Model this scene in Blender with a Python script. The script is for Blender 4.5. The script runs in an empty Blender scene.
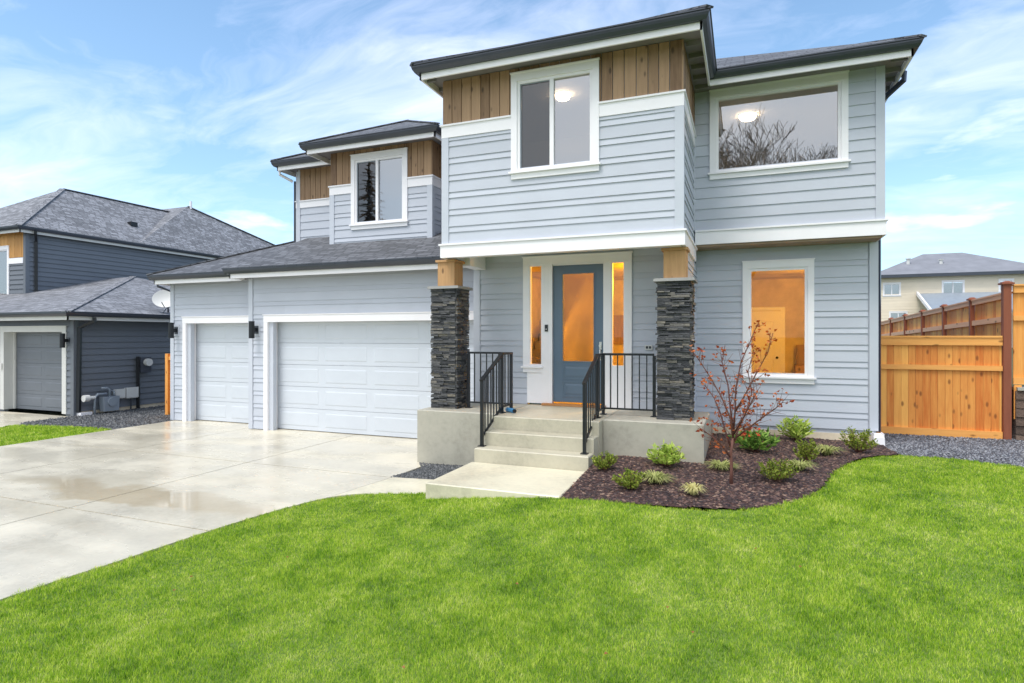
import bpy, math, random
from mathutils import Vector, Matrix
random.seed(7)
R = random.random
def U(a, b): return a + (b-a)*R()
sc = bpy.context.scene
col = sc.collection
PI = math.pi

# ------------------------------------------------------------------ mesh builder
class MB:
    def __init__(s): s.v = []; s.f = []; s.sm = False
    def face(s, pts):
        i = len(s.v); s.v += [tuple(p) for p in pts]; s.f.append(tuple(range(i, i+len(pts))))
    def box(s, x0, x1, y0, y1, z0, z1):
        if x0 > x1: x0, x1 = x1, x0
        if y0 > y1: y0, y1 = y1, y0
        if z0 > z1: z0, z1 = z1, z0
        i = len(s.v)
        s.v += [(x0,y0,z0),(x1,y0,z0),(x1,y1,z0),(x0,y1,z0),(x0,y0,z1),(x1,y0,z1),(x1,y1,z1),(x0,y1,z1)]
        for q in ((0,3,2,1),(4,5,6,7),(0,1,5,4),(1,2,6,5),(2,3,7,6),(3,0,4,7)): s.f.append(tuple(i+k for k in q))
        return s
    def hexa(s, b, t):      # four bottom points, four top points
        i = len(s.v); s.v += [tuple(p) for p in b] + [tuple(p) for p in t]
        for q in ((0,3,2,1),(4,5,6,7),(0,1,5,4),(1,2,6,5),(2,3,7,6),(3,0,4,7)): s.f.append(tuple(i+k for k in q))
        return s
    def tube(s, pts, rads, n=8, cap=True):
        pts = [Vector(p) for p in pts]
        if not isinstance(rads, (list, tuple)): rads = [rads]*len(pts)
        base = len(s.v); prev = None
        for k, p in enumerate(pts):
            d = (pts[min(k+1, len(pts)-1)] - pts[max(k-1, 0)]).normalized()
            a = prev if prev is not None else (Vector((0,0,1)) if abs(d.z) < .9 else Vector((1,0,0)))
            a = (a - d*a.dot(d)).normalized(); prev = a; b = d.cross(a)
            for j in range(n):
                t = 2*PI*j/n; q = p + (a*math.cos(t) + b*math.sin(t))*rads[k]
                s.v.append(tuple(q))
        for k in range(len(pts)-1):
            for j in range(n):
                s.f.append((base+k*n+j, base+k*n+(j+1)%n, base+(k+1)*n+(j+1)%n, base+(k+1)*n+j))
        if cap:
            s.f.append(tuple(base+j for j in reversed(range(n))))
            s.f.append(tuple(base+(len(pts)-1)*n+j for j in range(n)))
        return s
    def bar(s, p, q, w, h):  # rectangular bar from p to q, width w (horizontal), height h
        p = Vector(p); q = Vector(q); d = (q-p).normalized()
        up = Vector((0,0,1)) if abs(d.z) < .99 else Vector((0,1,0))
        a = d.cross(up).normalized(); b = a.cross(d).normalized()
        B = [p+a*sx*w/2+b*sy*h/2 for sx, sy in ((-1,-1),(1,-1),(1,1),(-1,1))]
        T = [v+(q-p) for v in B]
        return s.hexa(B, T)
    def build(s, name, m, parent=None, smooth=False, loc=None):
        org = Vector((0,0,0))
        if parent is not None: org = parent.get('_o') and Vector(parent['_o']) or Vector((0,0,0))
        elif loc is not None: org = Vector(loc)
        me = bpy.data.meshes.new(name)
        me.from_pydata([tuple(Vector(p)-org) for p in s.v], [], s.f)
        me.materials.append(m)
        uv = me.uv_layers.new(name='UVMap').data
        for p in me.polygons:
            n = p.normal
            if abs(n.z) > .995: u = Vector((1,0,0)); w = Vector((0,1,0))
            else:
                u = Vector((-n.y, n.x, 0)).normalized(); w = n.cross(u).normalized()
                if w.z < 0: w = -w
            for li in p.loop_indices:
                c = me.vertices[me.loops[li].vertex_index].co + org
                uv[li].uv = (c.dot(u), c.dot(w))
        if smooth: me.polygons.foreach_set('use_smooth', [True]*len(me.polygons))
        o = bpy.data.objects.new(name, me); col.objects.link(o)
        if parent is not None:
            o.parent = parent; o['_o'] = tuple(org)
        else:
            o.location = org; o['_o'] = tuple(org)
        return o

def tag(o, label=None, cat=None, group=None, kind=None):
    if label: o['label'] = label
    if cat: o['category'] = cat
    if group: o['group'] = group
    if kind: o['kind'] = kind
    return o
def thing(name, label, cat, loc=(0,0,0), group=None):
    o = bpy.data.objects.new(name, None); col.objects.link(o); o.location = loc; o['_o'] = tuple(loc)
    o.empty_display_size = .2
    return tag(o, label, cat, group)

# ------------------------------------------------------------------ materials
def mat(name):
    m = bpy.data.materials.new(name); m.use_nodes = True
    nt = m.node_tree; b = nt.nodes['Principled BSDF']
    return m, nt, b
def N(nt, t, **k):
    n = nt.nodes.new(t)
    for a, v in k.items():
        if a in n.inputs: n.inputs[a].default_value = v
        else: setattr(n, a, v)
    return n
def ramp(nt, fac, stops):
    r = nt.nodes.new('ShaderNodeValToRGB'); e = r.color_ramp.elements
    e[0].position, e[0].color = stops[0][0], (*stops[0][1], 1)
    e[1].position, e[1].color = stops[-1][0], (*stops[-1][1], 1)
    for p, c in stops[1:-1]:
        x = e.new(p); x.color = (*c, 1)
    nt.links.new(fac, r.inputs[0]); return r.outputs[0]
def mapping(nt, src, scale, rot=(0,0,0)):
    m = nt.nodes.new('ShaderNodeMapping'); m.inputs['Scale'].default_value = scale; m.inputs['Rotation'].default_value = rot
    nt.links.new(src, m.inputs[0]); return m.outputs[0]
def noise(nt, vec, scale, detail=4, rough=.55):
    n = nt.nodes.new('ShaderNodeTexNoise'); n.inputs['Scale'].default_value = scale
    n.inputs['Detail'].default_value = detail; n.inputs['Roughness'].default_value = rough
    nt.links.new(vec, n.inputs['Vector']); return n.outputs[0]
def mix(nt, fac, a, b, mode='MIX'):
    n = nt.nodes.new('ShaderNodeMix'); n.data_type = 'RGBA'; n.blend_type = mode
    for s, v in ((n.inputs[0], fac), (n.inputs[6], a), (n.inputs[7], b)):
        if isinstance(v, (int, float)): s.default_value = v
        elif isinstance(v, tuple): s.default_value = (*v, 1)
        else: nt.links.new(v, s)
    return n.outputs[2]
def math_(nt, op, a, b=0.0):
    n = nt.nodes.new('ShaderNodeMath'); n.operation = op
    for s, v in ((n.inputs[0], a), (n.inputs[1], b)):
        if isinstance(v, (int, float)): s.default_value = v
        else: nt.links.new(v, s)
    return n.outputs[0]
def bump(nt, b, h, strength=.3, dist=.01):
    n = nt.nodes.new('ShaderNodeBump'); n.inputs['Strength'].default_value = strength; n.inputs['Distance'].default_value = dist
    nt.links.new(h, n.inputs['Height']); nt.links.new(n.outputs[0], b.inputs['Normal'])
def objc(nt): return nt.nodes.new('ShaderNodeTexCoord').outputs['Object']
def uvc(nt): return nt.nodes.new('ShaderNodeTexCoord').outputs['UV']
def isl(nt): return nt.nodes.new('ShaderNodeNewGeometry').outputs['Random Per Island']

def paint(name, c, rough=.5, var=.06, sc_=3, grain=0.0, metallic=0):
    m, nt, b = mat(name); o = objc(nt)
    n = noise(nt, o, sc_, 5)
    lo = tuple(x*(1-var) for x in c); hi = tuple(min(1, x*(1+var)) for x in c)
    cc = ramp(nt, n, [(.3, lo), (.7, hi)])
    nt.links.new(cc, b.inputs['Base Color']); b.inputs['Roughness'].default_value = rough; b.inputs['Metallic'].default_value = metallic
    if grain:
        g = noise(nt, mapping(nt, uvc(nt), (6, 90, 6)), 1.0, 4); bump(nt, b, g, grain, .002)
    return m
def siding(name, c):
    m, nt, b = mat(name)
    r = isl(nt); n = noise(nt, mapping(nt, objc(nt), (1.2, 1.2, 2)), 1.5, 4)
    f = math_(nt, 'ADD', math_(nt, 'MULTIPLY', r, .35), math_(nt, 'MULTIPLY', n, .65))
    cc = ramp(nt, f, [(.2, tuple(x*.93 for x in c)), (.75, tuple(x*1.06 for x in c))])
    nt.links.new(cc, b.inputs['Base Color']); b.inputs['Roughness'].default_value = .48
    g = noise(nt, mapping(nt, uvc(nt), (5, 70, 5)), 1.0, 5, .6); bump(nt, b, g, .35, .003)
    return m
M = {}
M['siding'] = siding('pale_blue_siding', (.495, .525, .592))
M['siding_dark'] = siding('slate_siding', (.135, .15, .175))
M['siding_beige'] = siding('beige_siding', (.78, .68, .54))
M['corner'] = paint('blue_trim', (.525, .557, .625), .45, .02)
M['white'] = paint('white_paint', (.875, .86, .885), .4, .02)
M['garage'] = paint('garage_door_paint', (.58, .62, .68), .42, .02, grain=.2)
M['garage_dark'] = paint('dark_garage_paint', (.14, .155, .18), .42, .04, grain=.2)
M['taupe'] = paint('pale_grey_trim', (.60, .60, .58), .5, .03)
M['gutter'] = paint('bronze_gutter', (.055, .062, .08), .3, .08, metallic=.2)
M['soffit'] = paint('soffit_paint', (.22, .205, .21), .6, .12)
M['soffit_wood'] = paint('soffit_board', (.34, .24, .16), .6, .15)
M['blackm'] = paint('black_metal', (.018, .02, .024), .35, .1, metallic=.4)
M['navy'] = paint('dark_downspout', (.03, .035, .06), .35, .05)
M['door'] = paint('blue_door', (.112, .165, .23), .35, .04)
M['plaster'] = paint('plaster', (.72, .70, .66), .8, .02)
M['plaster_warm'] = paint('tan_plaster', (.60, .48, .24), .8, .22, 2.2)
M['carpet'] = paint('carpet', (.35, .30, .24), .9, .05)
M['plastic'] = paint('grey_plastic', (.62, .62, .6), .5, .03)
M['metergrey'] = paint('meter_paint', (.26, .30, .35), .4, .08)
M['bluetube'] = paint('blue_plastic', (.06, .22, .42), .35, .05)
M['nickel'] = paint('nickel', (.55, .53, .5), .25, .03, metallic=.9)

def wood(name, c1, c2, axis='z', knots=True, rough=.65):
    m, nt, b = mat(name); o = objc(nt); r = isl(nt)
    add = nt.nodes.new('ShaderNodeVectorMath'); add.operation = 'ADD'; nt.links.new(o, add.inputs[0])
    comb = nt.nodes.new('ShaderNodeCombineXYZ')
    for k in range(3): nt.links.new(math_(nt, 'MULTIPLY', r, 37.0+11*k), comb.inputs[k])
    nt.links.new(comb.outputs[0], add.inputs[1]); v = add.outputs[0]
    s = {'z': (22, 22, 1.6), 'x': (1.6, 22, 22), 'y': (22, 1.6, 22)}[axis]
    g = noise(nt, mapping(nt, v, s), 1.0, 6, .65)
    f = math_(nt, 'ADD', math_(nt, 'MULTIPLY', g, .6), math_(nt, 'MULTIPLY', r, .45))
    cc = ramp(nt, f, [(.25, c1), (.5, tuple((a+b_)/2 for a, b_ in zip(c1, c2))), (.8, c2)])
    if knots:
        sk = {'z': (7, 7, 3.2), 'x': (3.2, 7, 7), 'y': (7, 3.2, 7)}[axis]
        vo = nt.nodes.new('ShaderNodeTexVoronoi'); nt.links.new(mapping(nt, v, sk), vo.inputs['Vector']); vo.inputs['Scale'].default_value = 1
        vo.inputs['Randomness'].default_value = 1
        k = ramp(nt, vo.outputs['Distance'], [(.09, (1,1,1)), (.20, (0,0,0))])
        cc = mix(nt, math_(nt, 'MULTIPLY', k, .75), cc, tuple(x*.3 for x in c1))
    nt.links.new(cc, b.inputs['Base Color']); b.inputs['Roughness'].default_value = rough
    bump(nt, b, g, .3, .003)
    return m
M['wood'] = wood('stained_boards', (.15, .082, .04), (.42, .265, .15))
M['post'] = wood('fir_post', (.33, .165, .06), (.60, .36, .17))
M['cedar'] = wood('fresh_cedar', (.62, .155, .018), (1.0, .50, .115))
M['cedarx'] = wood('fresh_cedar_rail', (.70, .23, .04), (1.0, .52, .14), 'x')
M['cedary'] = wood('fresh_cedar_rail_pink', (.70, .34, .17), (.95, .56, .34), 'y')
M['redpost'] = wood('red_cedar_post', (.16, .04, .018), (.33, .10, .045), knots=False)
M['nwood'] = wood('honey_boards', (.45, .22, .06), (.72, .38, .12), knots=False)
M['threshold'] = wood('threshold_wood', (.35, .15, .05), (.5, .24, .09), 'x', False)

def shingles(name, c, w=.32, h=.14):
    m, nt, b = mat(name)
    br = nt.nodes.new('ShaderNodeTexBrick'); nt.links.new(uvc(nt), br.inputs['Vector'])
    br.inputs['Scale'].default_value = 1; br.inputs['Brick Width'].default_value = w; br.inputs['Row Height'].default_value = h
    br.inputs['Mortar Size'].default_value = .014; br.inputs['Mortar Smooth'].default_value = .2; br.inputs['Bias'].default_value = 0
    br.inputs['Color1'].default_value = (*[x*.62 for x in c], 1); br.inputs['Color2'].default_value = (*[x*1.35 for x in c], 1)
    br.inputs['Mortar'].default_value = (*[x*.3 for x in c], 1)
    br.offset = .37; br.offset_frequency = 3; br.squash = .7; br.squash_frequency = 2
    n = noise(nt, mapping(nt, uvc(nt), (1, 1, 1)), 60, 3); n2 = noise(nt, objc(nt), .8, 4)
    cc = mix(nt, .75, br.outputs[0], ramp(nt, n, [(.3, (.55,.55,.55)), (.7, (1.4,1.4,1.4))]), 'MULTIPLY')
    cc = mix(nt, .5, cc, ramp(nt, n2, [(.3, (.8,.8,.8)), (.7, (1.2,1.2,1.2))]), 'MULTIPLY')
    nt.links.new(cc, b.inputs['Base Color']); b.inputs['Roughness'].default_value = .75
    bump(nt, b, br.outputs['Fac'], -.6, .01)
    return m
M['shingle'] = shingles('charcoal_shingles', (.125, .13, .145))
M['shingle_n'] = shingles('grey_shingles', (.235, .238, .255))
M['shingle_far'] = paint('grey_roof_far', (.22, .225, .25), .8, .12, 1.2)

def stone():
    m, nt, b = mat('ledge_stone'); r = isl(nt); o = objc(nt)
    cc = ramp(nt, r, [(0, (.022,.024,.028)), (.4, (.05,.052,.058)), (.7, (.09,.09,.093)), (.9, (.14,.13,.115)), (1, (.18,.16,.13))])
    n = noise(nt, mapping(nt, o, (1,1,2.5)), 22, 6, .7)
    cc = mix(nt, .8, cc, ramp(nt, n, [(.3, (.5,.5,.5)), (.7, (1.6,1.6,1.6))]), 'MULTIPLY')
    nt.links.new(cc, b.inputs['Base Color']); b.inputs['Roughness'].default_value = .55
    bump(nt, b, n, .9, .02); return m
M['stone'] = stone()
def concrete(name, c, wet=False, rough=.7):
    m, nt, b = mat(name); o = objc(nt)
    n1 = noise(nt, o, 1.1, 6, .6); n2 = noise(nt, o, 14, 6, .7); n3 = noise(nt, o, 160, 2)
    f = math_(nt, 'ADD', math_(nt, 'MULTIPLY', n1, .6), math_(nt, 'ADD', math_(nt, 'MULTIPLY', n2, .28), math_(nt, 'MULTIPLY', n3, .12)))
    cc = ramp(nt, f, [(.36, tuple(x*.72 for x in c)), (.5, c), (.64, tuple(min(1, x*1.15) for x in c))])
    if not wet:
        nt.links.new(cc, b.inputs['Base Color']); b.inputs['Roughness'].default_value = rough
    else:
        # rain film: patches, wetter and browner along the low line of the slab
        w = noise(nt, mapping(nt, o, (.55, 1.6, 1)), .9, 5, .55)
        sep = nt.nodes.new('ShaderNodeSeparateXYZ'); nt.links.new(o, sep.inputs[0])
        wob = math_(nt, 'MULTIPLY', math_(nt, 'SUBTRACT', noise(nt, o, .8, 4), .5), 1.5)
        yy = math_(nt, 'ADD', math_(nt, 'SUBTRACT', sep.outputs[1], 5.45), wob)
        band = math_(nt, 'SUBTRACT', 1.0, math_(nt, 'MULTIPLY', math_(nt, 'ABSOLUTE', yy), 2.3))
        xx = math_(nt, 'SUBTRACT', 1.0, math_(nt, 'MULTIPLY', math_(nt, 'ABSOLUTE', math_(nt, 'ADD', sep.outputs[0], 7.4)), .34))
        pud = math_(nt, 'MULTIPLY', math_(nt, 'MAXIMUM', band, 0.0), math_(nt, 'MAXIMUM', xx, 0.0))
        pf = ramp(nt, pud, [(.06, (0,0,0)), (.30, (1,1,1))])
        wf = ramp(nt, w, [(.40, (0,0,0)), (.56, (1,1,1))])
        cc2 = mix(nt, math_(nt, 'MULTIPLY', wf, .32), cc, tuple(x*.75 for x in c))
        cc2 = mix(nt, math_(nt, 'MULTIPLY', pf, .55), cc2, (.44, .35, .22))
        nt.links.new(cc2, b.inputs['Base Color'])
        rr = ramp(nt, w, [(.35, (.38,.38,.38)), (.6, (.17,.17,.17))])
        rr = mix(nt, pf, rr, (.02,.02,.02))
        nt.links.new(rr, b.inputs['Roughness'])
        b.inputs['IOR'].default_value = 1.55
    br_ = noise(nt, mapping(nt, o, (90, 3, 90)), 1.0, 3)
    bump(nt, b, br_ if wet else n3, .10 if wet else .3, .001)
    return m
M['drive'] = concrete('wet_concrete', (.63, .575, .45), True)
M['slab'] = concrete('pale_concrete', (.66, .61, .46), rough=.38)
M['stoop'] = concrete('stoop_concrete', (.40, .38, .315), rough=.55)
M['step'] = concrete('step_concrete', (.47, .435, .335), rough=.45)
M['found'] = concrete('foundation', (.66, .57, .43))
M['capstone'] = concrete('cap_stone', (.27, .27, .26))
M['asphalt'] = concrete('asphalt', (.05, .05, .052))

def ground_mat(name, stops, s1=3, s2=40, rough=.9, bs=.8):
    m, nt, b = mat(name); o = objc(nt)
    f = math_(nt, 'ADD', math_(nt, 'MULTIPLY', noise(nt, o, s1, 5), .5), math_(nt, 'MULTIPLY', noise(nt, o, s2, 4, .7), .5))
    nt.links.new(ramp(nt, f, stops), b.inputs['Base Color']); b.inputs['Roughness'].default_value = rough
    bump(nt, b, noise(nt, o, s2, 4, .7), bs, .02); return m
M['lawnsoil'] = ground_mat('turf', [(.35, (.08,.15,.02)), (.65, (.20,.28,.05))])
M['soil'] = ground_mat('terrain', [(.35, (.07,.09,.03)), (.65, (.12,.13,.06))])
M['mulch'] = ground_mat('mulch', [(.35, (.03,.014,.012)), (.65, (.085,.04,.034))])
M['gravel'] = ground_mat('gravel', [(.35, (.06,.065,.08)), (.65, (.16,.165,.19))], 6, 30)
def bits(name, stops, rough):
    m, nt, b = mat(name)
    nt.links.new(ramp(nt, isl(nt), stops), b.inputs['Base Color']); b.inputs['Roughness'].default_value = rough; return m
M['chips'] = bits('bark_chips', [(0, (.015,.009,.010)), (.5, (.055,.030,.028)), (.85, (.13,.070,.055)), (1, (.26,.17,.12))], .6)
M['pebbles'] = bits('pebbles', [(0, (.035,.038,.048)), (.5, (.11,.115,.135)), (1, (.30,.31,.34))], .5)
M['dpebbles'] = bits('dark_pebbles', [(0, (.02,.023,.026)), (.6, (.07,.075,.08)), (1, (.16,.165,.17))], .5)
def foliage(name, lo, hi, trans=.35, patch=0.0, patchcol=None, ps=.5):
    m, nt, b = mat(name); g = nt.nodes.new('ShaderNodeNewGeometry')
    cc = ramp(nt, g.outputs['Random Per Island'], [(0, lo), (.5, tuple((a+c)/2 for a, c in zip(lo, hi))), (1, hi)])
    if patch:
        pn = noise(nt, g.outputs['Position'], ps, 5, .6)
        cc = mix(nt, math_(nt, 'MULTIPLY', ramp(nt, pn, [(.42, (0,0,0)), (.62, (1,1,1))]), patch), cc, patchcol)
    nt.links.new(cc, b.inputs['Base Color']); b.inputs['Roughness'].default_value = .55
    b.inputs['Specular IOR Level'].default_value = .3
    tr = nt.nodes.new('ShaderNodeBsdfTranslucent'); nt.links.new(cc, tr.inputs[0])
    ms = nt.nodes.new('ShaderNodeMixShader'); ms.inputs[0].default_value = trans
    out = nt.nodes['Material Output']
    nt.links.new(b.outputs[0], ms.inputs[1]); nt.links.new(tr.outputs[0], ms.inputs[2]); nt.links.new(ms.outputs[0], out.inputs[0])
    return m
M['grass'] = foliage('grass_blades', (.09,.20,.004), (.60,.78,.045), .42, .55, (.74,.76,.12), 1.3)
def grass_mat():
    m = foliage('grass_blades', (.1,.2,.01), (.5,.6,.1), .4); nt = m.node_tree; b = nt.nodes['Principled BSDF']
    g = nt.nodes.new('ShaderNodeNewGeometry'); ps = g.outputs['Position']
    def amp(n, k): return math_(nt, 'MULTIPLY', math_(nt, 'SUBTRACT', n, .5), k)
    f = math_(nt, 'ADD', math_(nt, 'MULTIPLY', g.outputs['Random Per Island'], .5), .30)
    f = math_(nt, 'ADD', f, math_(nt, 'ADD', amp(noise(nt, ps, 13, 6, .65), .75), amp(noise(nt, ps, 2.1, 5, .6), .95)))
    cc = ramp(nt, f, [(.16, (.06,.16,.008)), (.40, (.22,.42,.02)), (.60, (.46,.64,.04)), (.80, (.74,.82,.14)), (.98, (.88,.84,.42))])
    tr = [n for n in nt.nodes if n.type == 'BSDF_TRANSLUCENT'][0]
    nt.links.new(cc, b.inputs['Base Color']); nt.links.new(cc, tr.inputs[0]); return m
M['grass'] = grass_mat()
M['leafgreen'] = foliage('shrub_leaves', (.08,.14,.015), (.46,.52,.08))
M['leafdeep'] = foliage('glossy_leaves', (.05,.14,.02), (.28,.46,.08))
M['leaflime'] = foliage('lime_leaves', (.24,.38,.04), (.66,.76,.18))
M['leafpale'] = foliage('pale_leaves', (.20,.25,.06), (.62,.62,.24))
M['leafstraw'] = foliage('straw_blades', (.50,.46,.16), (.80,.74,.36))
M['leafred'] = foliage('autumn_leaves', (.30,.045,.02), (.68,.22,.07), .35)
M['leaffall'] = foliage('fallen_leaves', (.22,.08,.03), (.42,.18,.07), .2)
M['petal'] = foliage('red_petals', (.5,.04,.02), (.75,.10,.04), .2)
M['bark'] = wood('red_bark', (.10,.035,.03), (.20,.085,.06), knots=False)
M['greybark'] = wood('grey_bark', (.07,.06,.05), (.15,.13,.11), knots=False)
M['needles'] = foliage('needles', (.22,.13,.06), (.42,.27,.14), .3)

def glass(name, tint=(1,1,1), ior=1.5):
    m, nt, b = mat(name); nt.nodes.remove(b)
    t = nt.nodes.new('ShaderNodeBsdfTransparent'); t.inputs[0].default_value = (*tint, 1)
    g = nt.nodes.new('ShaderNodeBsdfGlossy'); g.inputs['Roughness'].default_value = 0.0; g.inputs[0].default_value = (.95,.97,1,1)
    fr = nt.nodes.new('ShaderNodeFresnel'); fr.inputs[0].default_value = ior
    ge = nt.nodes.new('ShaderNodeNewGeometry'); front = math_(nt, 'SUBTRACT', 1.0, ge.outputs['Backfacing'])
    ms = nt.nodes.new('ShaderNodeMixShader'); nt.links.new(math_(nt, 'MULTIPLY', fr.outputs[0], front), ms.inputs[0])
    nt.links.new(t.outputs[0], ms.inputs[1]); nt.links.new(g.outputs[0], ms.inputs[2])
    nt.links.new(ms.outputs[0], nt.nodes['Material Output'].inputs[0]); return m
M['glass'] = glass('window_glass', (.97,.98,.98), 1.5)
M['glass_up'] = glass('coated_glass', (.78,.80,.81), 3.6)
M['screen'] = glass('insect_screen', (.5,.5,.5), 1.3)
def textured_glass():
    m = glass('rippled_glass', (.95,.93,.9), 1.5); nt = m.node_tree
    g = [n for n in nt.nodes if n.type == 'BSDF_GLOSSY'][0]; g.inputs['Roughness'].default_value = .15
    t = [n for n in nt.nodes if n.type == 'BSDF_TRANSPARENT'][0]; ms = [n for n in nt.nodes if n.type == 'MIX_SHADER'][0]
    rf_ = nt.nodes.new('ShaderNodeBsdfRefraction'); rf_.inputs['IOR'].default_value = 1.08; rf_.inputs['Roughness'].default_value = .45; nt.links.new(rf_.outputs[0], ms.inputs[1]); nt.nodes.remove(t)
    return m
M['rippled'] = textured_glass()
def emis(name, c, s):
    m, nt, b = mat(name); b.inputs['Base Color'].default_value = (*c, 1)
    b.inputs['Emission Color'].default_value = (*c, 1); b.inputs['Emission Strength'].default_value = s; return m
M['lamp'] = emis('lamp_diffuser', (1, .70, .42), 18)

# ------------------------------------------------------------------ ground shape
def S(t): t = min(1, max(0, t)); return t*t*(3-2*t)
def gz(x, y):
    return .35*S((x+5)/3.6)*S((y-2)/6)
def grid_sheet(name, m, inside, x0, x1, y0, y1, st, dz, zf=gz):
    """Sheet over the cells whose centre lies inside the outline."""
    mb = MB(); idx = {}; nx = int(round((x1-x0)/st)); ny = int(round((y1-y0)/st))
    def vid(i, j):
        if (i, j) not in idx:
            x = x0+i*st; y = y0+j*st; idx[(i, j)] = len(mb.v); mb.v.append((x, y, zf(x, y)+dz))
        return idx[(i, j)]
    for i in range(nx):
        for j in range(ny):
            if inside(x0+(i+.5)*st, y0+(j+.5)*st):
                mb.f.append((vid(i, j), vid(i+1, j), vid(i+1, j+1), vid(i, j+1)))
    return mb.build(name, m, smooth=True)
def in_poly(P):
    n = len(P); xs = [p[0] for p in P]; ys = [p[1] for p in P]
    bx = (min(xs), max(xs), min(ys), max(ys))
    def f(x, y):
        if x < bx[0] or x > bx[1] or y < bx[2] or y > bx[3]: return False
        c = False; j = n-1
        for i in range(n):
            if (ys[i] > y) != (ys[j] > y) and x < (xs[j]-xs[i])*(y-ys[i])/(ys[j]-ys[i])+xs[i]: c = not c
            j = i
        return c
    return f
def smooth_line(P, k=6):
    out = []
    for i in range(len(P)-1):
        p0 = P[max(i-1, 0)]; p1 = P[i]; p2 = P[i+1]; p3 = P[min(i+2, len(P)-1)]
        for s in range(k):
            t = s/k
            out.append(tuple(.5*((2*p1[a])+(-p0[a]+p2[a])*t+(2*p0[a]-5*p1[a]+4*p2[a]-p3[a])*t*t+(-p0[a]+3*p1[a]-3*p2[a]+p3[a])*t**3) for a in (0, 1)))
    return out+[P[-1]]

# base terrain (large sheet to the horizon), a little below everything
tm = MB()
xs = [-900,-300,-100,-40,-24,-16,-12,-8,-6,-4.5,-4,-3.5,-3,-2.5,-2,-1.5,-1,-.5,0,2,4,8,12,20,40,100,300,900]
ys = [-900,-300,-100,-30,-12,-6,-3,0,1,2,3,4,5,6,7,8,9,10,11,12,14,18,24,40,100,300,900]
for y in ys:
    for x in xs: tm.v.append((x, y, gz(x, y)-.16 + (.0 if y < 60 else 0)))
for j in range(len(ys)-1):
    for i in range(len(xs)-1):
        a = j*len(xs)+i; tm.f.append((a, a+1, a+1+len(xs), a+len(xs)))
tag(tm.build('terrain', M['soil'], smooth=True), kind='structure')

drive_edge = [(-5.75,-10),(-5.62,0),(-5.52,2.87),(-5.44,3.8),(-5.36,4.8),(-5.22,5.7),(-5.02,6.28),(-4.7,6.58),(-4.2,6.68),(-3.7,6.70)]
de = smooth_line(drive_edge)
bed_edge = [(-1.93,6.39),(-1.29,6.42),(-.65,6.44),(-.04,6.6),(.44,6.98),(.78,7.52),(1.0,8.35),(1.2,8.95),(1.50,9.55),(1.85,9.98),(2.15,10.2)]
be = smooth_line(bed_edge)
gr_edge = [(2.15,10.2),(2.75,10.18),(3.45,9.85),(4.6,9.35),(6.5,9.0),(9,8.8),(14,8.6)]
ge = smooth_line(gr_edge, 4)
lawn_poly = de + [(-3.7,6.41),(-1.93,6.41)] + be[1:] + ge[1:] + [(14,-10)]
in_lawn = in_poly(lawn_poly)
# lawn soil sheet, exact outline
def ribbon_fill(name, m, poly, dz, kind='structure', cell=.1):
    f = in_poly(poly); xs_ = [p[0] for p in poly]; ys_ = [p[1] for p in poly]
    return tag(grid_sheet(name, m, f, min(xs_)-cell, max(xs_)+cell, min(ys_)-cell, max(ys_)+cell, cell, dz), kind=kind)
ribbon_fill('lawn', M['lawnsoil'], lawn_poly, -.012, cell=.12)

# ------------------------------------------------------------------ driveway slabs with joints
dm = MB()
def slab(mb, poly, z0=-.15, z1=0.0):
    n = len(poly); i = len(mb.v)
    mb.v += [(x, y, z0) for x, y in poly] + [(x, y, z1) for x, y in poly]
    mb.f.append(tuple(i+n+k for k in range(n))); mb.f.append(tuple(i+k for k in reversed(range(n))))
    for k in range(n): mb.f.append((i+k, i+(k+1) % n, i+n+(k+1) % n, i+n+k))
J = .009
XJ = [-13.2, -10.55, -7.68]; YJ = [-10, -1.6, 1.55, 4.72, 7.5, 10.75]
def right_edge(y):
    for a, b in zip(de[:-1], de[1:]):
        if a[1] <= y <= b[1]: return a[0]+(b[0]-a[0])*(y-a[1])/(b[1]-a[1]+1e-9)
    return de[-1][0]
for i in range(2):
    for j in range(5):
        y1 = YJ[j+1] if not (i == 0 and j == 4) else 10.9
        slab(dm, [(XJ[i]+J, YJ[j]+J), (XJ[i+1]-J, YJ[j]+J), (XJ[i+1]-J, y1-J), (XJ[i]+J, y1-J)])
for j in range(3):
    ya, yb = YJ[j]+J, YJ[j+1]-J
    edge = [p for p in de if ya < p[1] < yb]
    slab(dm, [(XJ[2]+J, ya), (right_edge(ya), ya)] + edge + [(right_edge(yb), yb), (XJ[2]+J, yb)])
edge = [p for p in de if 4.72+J < p[1] and p[0] < -5.03]
slab(dm, [(XJ[2]+J, 4.72+J), (right_edge(4.73), 4.72+J)] + edge + [(-5.03, 6.3), (-4.88, 7.5-J), (XJ[2]+J, 7.5-J)])
slab(dm, [(XJ[2]+J, 7.5+J), (-4.88, 7.5+J), (-4.72, 10.75), (XJ[2]+J, 10.75)])
tag(dm.build('driveway', M['drive']), kind='structure')
wk = MB()
wedge = [p for p in de if p[0] >= -5.02]
slab(wk, [(-5.01, 6.33)] + wedge + [(-3.69, 6.72), (-3.69, 7.6), (-4.05, 7.62), (-4.86, 7.5)], -.15, .004)
tag(wk.build('path', M['slab']), kind='structure')
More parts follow.
